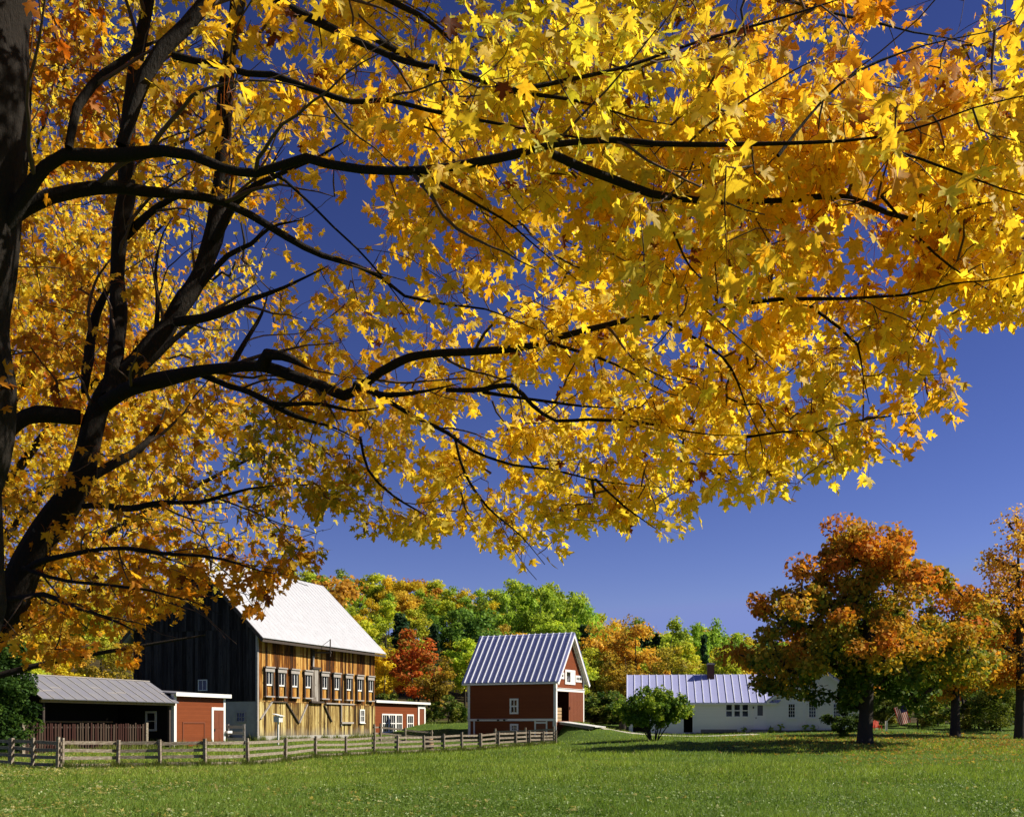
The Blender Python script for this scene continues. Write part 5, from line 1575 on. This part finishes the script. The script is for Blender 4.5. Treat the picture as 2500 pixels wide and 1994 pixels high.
def skyline(px):
    return np.interp(px, [300, 640, 800, 900, 985, 1060, 1130, 1200, 1250, 1300, 1400, 1440, 1458, 1520, 1580, 1640, 1700, 1760, 1850, 2000, 2300, 2600],
                     [1400, 1395, 1412, 1420, 1408, 1436, 1448, 1450, 1438, 1432, 1456, 1480, 1520, 1522, 1540, 1545, 1548, 1555, 1570, 1575, 1560, 1550])
def forest():
    r = random.Random(17)
    # trees one can pick out by name
    place('red', 1010, 118, 1540, 1.25, 'bright red maple between the far red shed and the red barn')
    place('dark_green', 1163, 150, 1480, 1.2, 'round dark green tree above the left end of the red barn roof')
    place('spruce', 1062, 128, 1525, .8, 'dark narrow spruce just right of the bright red maple')
    place('spruce', 985, 150, 1490, .9, 'dark spruce behind and above the bright red maple')
    place('spruce', 1580, 155, 1530, .7, 'pointed spruce on the skyline left of the green skyline tree')
    place('spruce', 1601, 150, 1527, .75, 'taller pointed spruce close beside the green skyline tree')
    place('spruce', 1566, 160, 1540, .6, 'smallest of the three pointed spruces on the skyline')
    place('light_green', 1642, 150, 1511, 1.0, 'green poplar standing above the skyline over the farmhouse roof')
    place('light_green', 1704, 150, 1526, .8, 'green poplar on the skyline above the farmhouse chimney')
    place('light_green', 1744, 165, 1512, .8, 'pale slim poplar highest right of the chimney skyline')
    place('spruce', 1718, 140, 1550, .7, 'dark spruce directly above the farmhouse chimney')
    place('spruce', 1796, 116, 1603, .9, 'dark spruce close behind the farmhouse roof')
    place('spruce', 1870, 118, 1560, 1.2, 'large dark spruce half hidden by the orange maple')
    place('orange', 1555, 128, 1517, 1.0, 'broad orange maple on the skyline right of the red barn gable')
    place('orange', 1488, 135, 1515, 1.0, 'golden orange maple on the skyline behind the red barn gable')
    place('orange', 795, 116, 1392, 1.0, 'orange tree topping the hill beside the big barn roof')
    for i, (px, tp) in enumerate(((1235, 1447), (1262, 1436), (1290, 1431), (1318, 1432), (1346, 1440), (1372, 1449), (1398, 1455), (1420, 1468), (1438, 1480))):
        place('light_green', px, 172 + (i % 3) * 4, tp, .95, f'{ORD[i]} from the left in the poplar grove above the red barn roof')
    # hillside rows, far to near
    rows = ((262, 0, .55, ['light_green', 'light_green', 'yellow_green', 'orange', 'light_green', 'yellow_green', 'yellow']),
            (222, 34, .6, ['light_green', 'yellow_green', 'light_green', 'light_green', 'yellow', 'orange', 'yellow_green', 'light_green']),
            (184, 66, .7, ['yellow_green', 'light_green', 'yellow', 'yellow_green', 'yellow_green', 'light_green', 'dark_green']),
            (154, 98, .8, ['yellow_green', 'yellow_green', 'light_green', 'yellow', 'yellow_green', 'olive', 'spruce']),
            (133, 132, .9, ['yellow_green', 'yellow', 'olive', 'yellow_green', 'light_green', 'yellow_green']),
            (119, 168, 1.0, ['yellow_green', 'olive', 'yellow', 'yellow_green', 'olive']))
    for Y, dy, gap, kinds in rows + ((150, 60, 1.0, ['yellow', 'orange', 'yellow_green']), (205, 30, .9, ['orange', 'yellow_green', 'yellow'])):
        px = 690 + r.uniform(0, 30)
        stop = 2620
        if gap in (1.0, .9) and len(kinds) == 3: px, stop = -150, 680
        while px < stop:
            vis = px < 1880 or px > 2290
            stepm = r.uniform(3.6, 5.6) * gap * (1.0 if vis else 2.2)
            Yj = Y + r.uniform(-7, 7)
            k = r.choice(kinds)
            sky_ = float(skyline(px)); base = 1760
            tp = sky_ - 12 + (1600 - sky_) * min(1.0, dy / 170.0) + r.uniform(-12, 14)
            if k == 'spruce': tp -= 6
            if px > 1850 and Y < 160 and r.random() < .6: k = 'spruce' if r.random() < .5 else 'dark_green'
            hide = 1230 < px < 1430 and 160 < Y < 200
            if not hide: place(k, px, Yj, tp, 1.18)
            px += stepm * F / Y * 1.15
    # behind the machine shed, at the left
    for px, Y, tp, k in ((60, 78, 1590, 'yellow_green'), (130, 84, 1560, 'orange'), (180, 80, 1600, 'yellow'), (245, 88, 1585, 'olive'), (300, 92, 1560, 'olive'), (20, 90, 1540, 'orange'), (100, 95, 1520, 'yellow'), (-60, 84, 1560, 'light_green')):
        place(k, px, Y, tp, 1.0)
    # bushes along the wood's edge
    px = 930
    while px < 1880:
        if not 1150 < px < 1400: place('undergrowth', px, r.uniform(109, 114), r.uniform(1690, 1728), r.uniform(.9, 1.4))
        px += r.uniform(26, 48)
    for px, Y, tp in ((1478, 108, 1690), (1500, 108, 1700), (1450, 108, 1705), (1528, 109, 1708), (2240, 104, 1700), (2290, 106, 1705), (2390, 100, 1690), (2440, 101, 1680), (2200, 108, 1690), (2150, 110, 1700)):
        place('undergrowth', px, Y, tp, 1.3)
    for px, Y, tp, k in ((2215, 112, 1600, 'spruce'), (2260, 114, 1580, 'dark_green'), (2300, 113, 1590, 'spruce'), (2370, 112, 1600, 'spruce'), (2420, 113, 1590, 'dark_green'), (2180, 113, 1610, 'red'), (2480, 110, 1580, 'spruce'), (2140, 114, 1600, 'dark_green')):
        place(k, px, Y, tp, 1.1)

ORD = ['first', 'second', 'third', 'fourth', 'fifth', 'sixth', 'seventh', 'eighth', 'ninth', 'tenth', 'eleventh', 'twelfth', 'thirteenth', 'fourteenth', 'fifteenth', 'sixteenth', 'seventeenth', 'eighteenth', 'nineteenth', 'twentieth']
forest()

print('forest', len(PLACED))
def label_forest():
    zones = [(-400, 420, 'behind the machine shed roof'), (420, 935, 'beside the big barn roof'), (935, 1140, 'over the far red shed'), (1140, 1270, 'over the red barn roof'),
             (1270, 1430, 'over the red barn ridge and gable'), (1430, 1540, 'between red barn and farmhouse'), (1540, 1700, 'over the farmhouse left end'), (1700, 1880, 'over the farmhouse chimney'), (1880, 2240, 'behind the big orange maple'), (2240, 2800, 'behind the right edge maples')]
    def band(Y, tp, px):
        if Y < 107 or (tp > 1640 and Y < 118): return 'at the wood edge'
        if Y < 127: return 'in the front row'
        if Y < 144: return 'in the second row'
        if Y < 170: return 'in the third row'
        if Y < 204: return 'in the fourth row'
        if Y < 243: return 'in the fifth row'
        return 'on the hilltop'
    G = {}
    for it in PLACED:
        t, kind, px, Y, tp, lab = it
        t['group'] = {'undergrowth': 'bushes along the wood edge'}.get(kind, 'trees of the autumn wood')
        if lab: t['label'] = lab; continue
        z = next(n for a, b, n in zones if a <= px < b)
        G.setdefault((kind, band(Y, tp, px), z), []).append(it)
    for (kind, bd, z), its in G.items():
        its.sort(key=lambda i: i[2])
        word = KINDN[kind][0]; noun = 'bush' if kind == 'undergrowth' else ('' if kind == 'spruce' else 'tree')
        for i, it in enumerate(its):
            pre = '' if len(its) == 1 else f'{ORD[i]} from left '; z = z.replace('left half', '').replace(' ridge and gable', ' gable')
            it[0]['label'] = ' '.join(f'{pre}{word} {noun} {bd} {z}'.split())
label_forest()

def far_wood():
    rg = np.random.default_rng(31)
    n = 2600
    u = rg.uniform(1560, 2700, n); Y = rg.uniform(430, 735, n)
    x = (u - CX) * Y / F; z = gz(x, Y)
    base = A3([(.42, .17, .014), (.30, .14, .016), (.50, .26, .018), (.20, .20, .022), (.03, .06, .018), (.36, .09, .012)])
    ci = rg.choice(6, n, p=[.34, .2, .2, .12, .09, .05])
    k = 34; idx = np.repeat(np.arange(n), k)
    uu = rg.normal(0, 1, (n * k, 3)); uu /= np.linalg.norm(uu, axis=1, keepdims=True); uu *= rg.random((n * k, 1)) ** .4
    sx = np.where(ci == 4, 1.8, rg.uniform(3.2, 4.6, n))[idx]; sz = rg.uniform(4.0, 6.0, n)[idx]
    uu[:, 2] = np.abs(uu[:, 2]) * 1.2
    w = np.where(ci[idx] == 4, 1 - .6 * uu[:, 2], 1.0)
    pos = np.stack([x[idx] + uu[:, 0] * sx * w, Y[idx] + uu[:, 1] * sx * w, z[idx] + 3.5 + uu[:, 2] * sz], 1)
    v, f, c = quad_cloud(pos, uu + rg.normal(0, .5, uu.shape), rg.uniform(1.3, 2.6, len(pos)), np.clip(base[ci][idx] * rg.uniform(.7, 1.25, (len(pos), 1)), .004, .9), rg)
    o = link_mesh('far_wood', np_mesh('far_wood', v, [f], M['leaf_big'], c))
    tag(o, 'far rust coloured wood covering the hill behind the farmhouse', 'wood', None, 'stuff')
far_wood()

# ------------------------------------------------------------------ the single trees round the house
def standing_tree(name, label, px, Y, base_py, seed, cat='tree', rz=0.0, leafmat='leaf_big', **kw):
    x, y = pt(px, 0, Y)[:2]; z = g1(x, y)
    t = thing(name, label, cat, (x, y, z), rz)
    tr, (v, f, c) = tree_meshes(seed, **kw)
    link_mesh('trunk', tr, t); link_mesh('crown', np_mesh('crown', v, [f], M[leafmat], c), t)
    return t
def maple_col(pos, cj, rg):
    """orange outside and above, still green low and within"""
    rr = np.hypot(pos[:, 0], pos[:, 1]) / 8.0; hh = (pos[:, 2] - 3.0) / 12.5
    k = np.clip(.95 * hh + .55 * rr - .30 + cj * .16 + rg.normal(0, .14, len(pos)) - .10 * (pos[:, 0] / 7.0), 0, 1)
    st = A3([(.08, .15, .022), (.24, .29, .034), (.50, .37, .034), (.62, .33, .030), (.66, .28, .030), (.60, .19, .026)])
    q = k * 4.999; i = q.astype(int); fr = (q - i)[:, None]
    return (st[i] * (1 - fr) + st[np.minimum(i + 1, 5)] * fr) * rg.uniform(.75, 1.2, (len(pos), 1))
standing_tree('maple_tree', 'big round orange and green maple on the lawn before the farmhouse', 2112, 70, 1815, 11, H=14.5, cz=6.0, rad=A3([8.3, 8.2, 8.6]), nclump=230, nleaf=52000, lsize=.24,
              colfn=maple_col, bark=M['greybark'], trunk_r=.50, shape='dome', egg=.58, clump_r=.118, fork=.16, tw=5)
standing_tree('maple_tree', 'smaller orange maple with forked trunk right of the flag', 2332, 88, 1797, 12, H=11.5, cz=6.9, rad=A3([4.6, 4.4, 4.8]), nclump=80, nleaf=19000, lsize=.24,
              colfn=mixcol((.20, .24, .03), (.52, .36, .03), (.78, .36, .025), (.76, .25, .02)), bark=M['greybark'], trunk_r=.42, shape='round', clump_r=.24, fork=.14, tw=5)
standing_tree('maple_tree', 'tall thin golden maple with bare top at the right edge', 2490, 86, 1804, 13, H=18, cz=10.2, rad=A3([4.6, 4.4, 7.6]), nclump=140, nleaf=10500, lsize=.22,
              colfn=mixcol((.70, .50, .08), (.78, .50, .07), (.72, .36, .04)), bark=M['greybark'], trunk_r=.45, shape='egg', clump_r=.20, fork=.14, tw=5)
def bush_col(pos, cj, rg):
    b = mixcol((.05, .11, .016), (.14, .25, .026), (.36, .46, .045))(pos, cj, rg)
    return b
def lilac():
    x, y = pt(1596, 0, 80)[:2]; z = g1(x, y); rg = np.random.default_rng(8)
    t = thing('shrub', 'spreading multi stemmed green shrub on the grass before the wood store', 'shrub', (x, y, z))
    N, ch = [], []
    for i in range(15):
        a = rg.uniform(0, 6.28); l = rg.uniform(.6, 2.2)
        P = catmull([(math.cos(a) * .25, math.sin(a) * .2, -.1, .05), (math.cos(a) * (.25 + l * .35), math.sin(a) * (.2 + l * .3), .9, .04), (math.cos(a) * l, math.sin(a) * l * .8, 1.9 + rg.uniform(-.3, .5), .022)], .2)
        N.append(P[len(P) // 2:, :3]); ch.append((P[:, :3], P[:, 3]))
    N = np.concatenate(N)
    C = []
    while len(C) < 120:
        u = rg.normal(0, 1, 3); u /= np.linalg.norm(u); u *= rg.random() ** .4
        c = A3([-.1, 0, 2.3]) + u * A3([2.75, 2.1, 1.35])
        if c[2] < 1.0 + .25 * abs(c[0]): continue
        C.append(c)
    C = np.array(C)
    cc, _ = grow(N, C, .25, .008, .45, .03, .08, rg, .006)
    ch += [(P, r) for P, r, _ in cc]
    link_mesh('stems', tubes_mesh('stems', ch, M['greybark'], 5), t)
    n = 12000; cid = rg.integers(0, len(C), n); u = rg.normal(0, 1, (n, 3)); u /= np.linalg.norm(u, axis=1, keepdims=True)
    pos = C[cid] + u * rg.random((n, 1)) ** .5 * rg.uniform(.3, .6, len(C))[cid][:, None]
    cj = rg.normal(0, 1, len(C))[cid]
    v, f, c = quad_cloud(pos, u + rg.normal(0, .7, (n, 3)) + A3([0, 0, .5]), .17 * rg.uniform(.6, 1.4, n), np.clip(bush_col(pos, cj, rg), .004, .9), rg)
    link_mesh('crown', np_mesh('crown', v, [f], M['leaf_big'], c), t)
lilac()
kwb = dict(bark=M['greybark'], trunk_r=.05, fork=.05, clump_r=.32)
DB = mixcol((.025, .05, .012), (.05, .09, .016), (.09, .14, .022))
standing_tree('shrub', 'dark leafy shrub beside the big maple trunk', 2062, 79, 1812, 41, 'shrub', H=2.9, cz=1.4, rad=A3([1.3, 1.2, 1.3]), nclump=26, nleaf=5000, lsize=.14, colfn=DB, **kwb)
standing_tree('shrub', 'loose green shrub between the two right hand maples', 2432, 95, 1795, 42, 'shrub', H=4.5, cz=2.4, rad=A3([2.3, 2.0, 2.2]), nclump=34, nleaf=7000, lsize=.15, colfn=mixcol((.05, .08, .014), (.10, .15, .02), (.16, .19, .025)), **kwb)
standing_tree('shrub', 'tall dark green shrub at the left end of the machine shed', 22, 54, 1840, 43, 'shrub', H=6.2, cz=2.9, rad=A3([1.15, 1.3, 2.9]), nclump=60, nleaf=12000, lsize=.13, colfn=mixcol((.02, .05, .01), (.045, .10, .016), (.09, .16, .022)), **kwb)
standing_tree('shrub', 'dark green shrub by the brown fence at the left', -70, 56, 1840, 44, 'shrub', H=6.6, cz=3.2, rad=A3([1.7, 1.5, 3.0]), nclump=50, nleaf=9000, lsize=.14, colfn=mixcol((.02, .05, .01), (.045, .10, .016), (.09, .16, .022)), **kwb)
for i, (px, s) in enumerate(((1905, .8), (1965, .7), (1985, .75), (1815, .6), (1880, .55))):
    K = along(HK, HX, px) if px > 1881 else -along(HK, -HX, px)
    x, y = hpt(K, -.5)[:2]
    t = thing('garden_plant', ('leafy plant under the window nearest the wing corner', 'small plant left of the middle gable window foot', 'small plant right under the middle gable window', 'low plant left of the stone door step', 'low plant just right of the stone door step')[i], 'plant', (x, y, g1(x, y)))
    tr, (v, f, c) = tree_meshes(60 + i, H=s, cz=s * .55, rad=A3([.3, .3, s * .45]), nclump=10, nleaf=260, lsize=.09, colfn=GR, bark=M['greybark'], trunk_r=.015, fork=.05)
    link_mesh('stem', tr, t); link_mesh('foliage', np_mesh('foliage', v, [f], M['leaf_big'], c), t)

# ------------------------------------------------------------------ grass and fallen leaves
def scatter(n, y0, y1, rg, px0=-60, px1=2560, power=1.0):
    Y = 1.0 / rg.uniform((1 / y1) ** power, (1 / y0) ** power, n) ** (1 / power)
    px = rg.uniform(px0, px1, n)
    return (px - CX) * Y / F, Y, px

def on_ground_ok(x, y):
    ok = np.ones(len(x), bool)
    def rect(K, ex, ey, x0, x1, y0, y1):
        dx, dy = x - K[0], y - K[1]; a = dx * ex[0] + dy * ex[1]; b = dx * ey[0] + dy * ey[1]
        return (a > x0) & (a < x1) & (b > y0) & (b < y1)
    bex = np.array(BEX); bey = np.array((-BEX[1], BEX[0]))
    K, *_ = frame(628, 79, BEX); ok &= ~rect(K, bex, bey, -11, .05, 0, 18.3)
    ok &= ~rect(SK, bex, bey, -4.5, .02, -10.6, 5.3)
    K, *_ = frame(912, 99, BEX); ok &= ~rect(K, bex, bey, -4.2, .02, 0, 9.5)
    ok &= ~rect(RK, REX, REY, -8.8, .02, 0, 6.1)
    ok &= ~rect(HK, HX, HYV, -13.5, 12.5, -.02, 7.6)
    return ok

def grass():
    rg = np.random.default_rng(77)
    parts = []
    for n, y0, y1, hh, ww in ((210000, 18.5, 34, .085, .016), (150000, 33, 62, .10, .026), (90000, 60, 112, .12, .045)):
        x, y, px = scatter(int(n * 1.25), y0, y1, rg, -380, 2890)
        ok = on_ground_ok(x, y); x, y = x[ok], y[ok]; m = len(x)
        z = gz(x, y)
        patch = np.sin(x * .55 + 1.7 * np.sin(y * .23)) * np.sin(y * .37 + 1.3 * np.sin(x * .31)) + .6 * np.sin(x * 1.9 + y * .7) * np.sin(y * 1.3 - x * .4)
        tuft = np.sin(x * 4.1 + 2.3 * np.sin(y * 1.9)) * np.sin(y * 3.3 + 2.1 * np.sin(x * 1.7))
        h = hh * np.clip(rg.normal(1, .38, m) * (1 + .40 * patch + .45 * np.maximum(tuft, 0) ** 2), .25, 2.8)
        near_f = np.zeros(m)
        a = rg.uniform(0, 6.28, m); lx, ly = np.cos(a) * ww * .5, np.sin(a) * ww * .5
        bx, by = rg.normal(.02, .045, m) * h / .09, rg.normal(0, .045, m) * h / .09
        V = np.empty((m, 3, 3))
        V[:, 0] = np.stack([x - lx, y - ly, z - .01], 1); V[:, 1] = np.stack([x + lx, y + ly, z - .01], 1); V[:, 2] = np.stack([x + bx, y + by, z + h], 1)
        t = np.clip(.45 + .24 * patch - .30 * np.maximum(tuft, 0) ** 2 + rg.normal(0, .25, m), 0, 1)[:, None]
        c = A3([.13, .21, .022]) * (1 - t) + A3([.40, .50, .075]) * t
        dry = rg.random(m) < .05 + .04 * (patch > .4); c[dry] = A3([.26, .24, .07]) * rg.uniform(.7, 1.2, (dry.sum(), 1))
        c = c * rg.uniform(.75, 1.3, (m, 1))
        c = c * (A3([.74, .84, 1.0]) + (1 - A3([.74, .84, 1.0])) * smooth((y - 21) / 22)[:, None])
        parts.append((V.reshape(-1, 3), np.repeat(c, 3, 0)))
    x, y, px = scatter(120000, 18.5, 48, rg); m = len(x)
    cl = np.sin(x * 1.3 + 2 * np.sin(y * .9)) * np.sin(y * 1.1 + 2 * np.sin(x * .7)) + .35 * np.sin(x * 5.1) * np.sin(y * 4.3)
    ok = rg.random(m) < np.clip(.40 + .5 * cl, .05, 1); x, y = x[ok], y[ok]; m = len(x)
    pos = np.stack([x, y, gz(x, y) + rg.uniform(.02, .11, m)], 1)
    t = rg.random((m, 1)); c = A3([.07, .13, .020]) * (1 - t) + A3([.20, .29, .06]) * t
    gl = rg.random(m) < .10; c[gl] = A3([.46, .54, .26]) * rg.uniform(.8, 1.2, (gl.sum(), 1))  # glints on the clover, painted as a few pale leaves
    v, f, cc = quad_cloud(pos, rg.normal(0, .5, (m, 3)) + A3([0, -.25, 1]), rg.uniform(.022, .055, m), c, rg)
    parts.append((v[f[:, [0, 1, 2]].ravel()], cc[f[:, [0, 1, 2]].ravel()])); parts.append((v[f[:, [0, 2, 3]].ravel()], cc[f[:, [0, 2, 3]].ravel()]))
    # taller tufts against the fence posts
    fp = np.array([(pt(px, 0, Y)[0], Y) for px, Y, h in FP])
    m = 16000; i = rg.integers(0, len(fp) - 1, m); s = rg.random(m)
    s = np.where(rg.random(m) < .5, rg.normal(0, .06, m), s)
    q = fp[i] * (1 - s[:, None]) + fp[i + 1] * s[:, None]
    x, y = q[:, 0] + rg.normal(0, .12, m), q[:, 1] + rg.normal(0, .22, m); z = gz(x, y)
    h = np.clip(rg.normal(.24, .09, m), .05, .55); a = rg.uniform(0, 6.28, m); w = .02
    V = np.empty((m, 3, 3)); lx, ly = np.cos(a) * w, np.sin(a) * w * .5
    V[:, 0] = np.stack([x - lx, y - ly, z - .01], 1); V[:, 1] = np.stack([x + lx, y + ly, z - .01], 1); V[:, 2] = np.stack([x + rg.normal(0, .08, m), y + rg.normal(0, .08, m), z + h], 1)
    t = rg.random((m, 1)); c = A3([.05, .10, .014]) * (1 - t) + A3([.22, .22, .06]) * t
    parts.append((V.reshape(-1, 3), np.repeat(c, 3, 0)))
    # weeds along the feet of the buildings
    bex = np.array(BEX); bey = np.array((-BEX[1], BEX[0]))
    KB = np.array(frame(628, 79, BEX)[0]); KS = np.array(SK); KR = np.array(RK); KH = np.array(HK)
    lines = [(KB + bex * .12, bey, 18), (KB - bey * .12, -bex, 10.8), (KS + bex * .12, bey, 5.2), (KS + bex * .75, -bey, 10.5), (KR - np.array(REY) * .12, -np.array(REX), 8.7),
             (KH - np.array(HYV) * .15, -np.array(HX), 12.5), (KH - np.array(HYV) * .15, np.array(HX), 7.9)]
    for O, d, L in lines:
        m = int(L * 170); u = rg.random(m) * L; q = O + np.outer(u, d) + rg.normal(0, .10, (m, 2)); x, y = q[:, 0], q[:, 1]; z = gz(x, y)
        tall = .5 + .5 * np.sin(u * 1.7 + 3 * np.sin(u * .6)); h = np.clip(rg.normal(.22, .10, m) * (.4 + 1.3 * tall), .04, .7) * (.45 if O[0] > 10 else 1); a = rg.uniform(0, 6.28, m); w = .022
        V = np.empty((m, 3, 3)); lx, ly = np.cos(a) * w, np.sin(a) * w
        V[:, 0] = np.stack([x - lx, y - ly, z - .03], 1); V[:, 1] = np.stack([x + lx, y + ly, z - .03], 1); V[:, 2] = np.stack([x + rg.normal(0, .08, m), y + rg.normal(0, .08, m), z + h], 1)
        t = rg.random((m, 1)); c = A3([.07, .13, .018]) * (1 - t) + A3([.30, .30, .08]) * t
        parts.append((V.reshape(-1, 3), np.repeat(c, 3, 0)))
    V = np.concatenate([p[0] for p in parts]); C = np.concatenate([p[1] for p in parts])
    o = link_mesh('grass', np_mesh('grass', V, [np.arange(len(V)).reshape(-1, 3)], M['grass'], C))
    tag(o, 'short green pasture grass with taller tufts along the fence', 'grass', None, 'stuff')
grass()

def fallen():
    rg = np.random.default_rng(99)
    X, Yv, C = [], [], []
    def put(n, px0, px1, y0, y1, cols, fn=None):
        x, y, px = scatter(n, y0, y1, rg, px0, px1)
        ok = on_ground_ok(x, y)
        if fn is not None: ok &= rg.random(n) < fn(px, y)
        x, y = x[ok], y[ok]
        X.append(x); Yv.append(y); C.append(A3(cols)[rg.integers(0, len(cols), len(x))])
    yel = [(.50, .46, .16), (.46, .40, .12), (.40, .36, .10), (.55, .52, .26)]
    put(5200, -60, 1300, 19, 40, yel, lambda px, y: np.clip(1.05 - px / 1250, .05, 1) * .8)
    put(5000, -60, 900, 38, 64, yel, lambda px, y: np.clip(1.1 - px / 900, .1, 1))
    put(5500, 1750, 2560, 60, 93, [(.46, .28, .05), (.40, .20, .04), (.52, .38, .09), (.26, .14, .04)], lambda px, y: np.clip(.35 + .65 * (px > 1900), 0, 1) * np.clip((y - 58) / 12, 0, 1))
    put(1500, 2050, 2560, 46, 66, [(.46, .34, .08), (.44, .26, .05)], lambda px, y: np.clip((y - 44) / 25, 0, .8))
    put(1500, 1300, 2560, 19, 60, yel, lambda px, y: .25 + 0 * px)
    x, y, c = np.concatenate(X), np.concatenate(Yv), np.concatenate(C); n = len(x)
    z = gz(x, y) + .035 + .03 * rg.random(n)
    pos = np.stack([x, y, z], 1); tip = rg.normal(0, 1, (n, 3)) * A3([1, 1, .25]); nr = rg.normal(0, .35, (n, 3)) + A3([0, 0, 1])
    v, f, cc = leaf_cloud(pos, tip, nr, np.clip(rg.normal(.085, .02, n), .04, .13) * (1 + .012 * (y - 20)), c * rg.uniform(.7, 1.2, (n, 1)), LEAFS, LEAFS_F, rg)
    o = link_mesh('fallen_leaves', np_mesh('fallen_leaves', v, [f], M['leaf_big'], cc))
    tag(o, 'yellow and orange leaves fallen on the grass under the maples', 'leaves', None, 'stuff')
fallen()
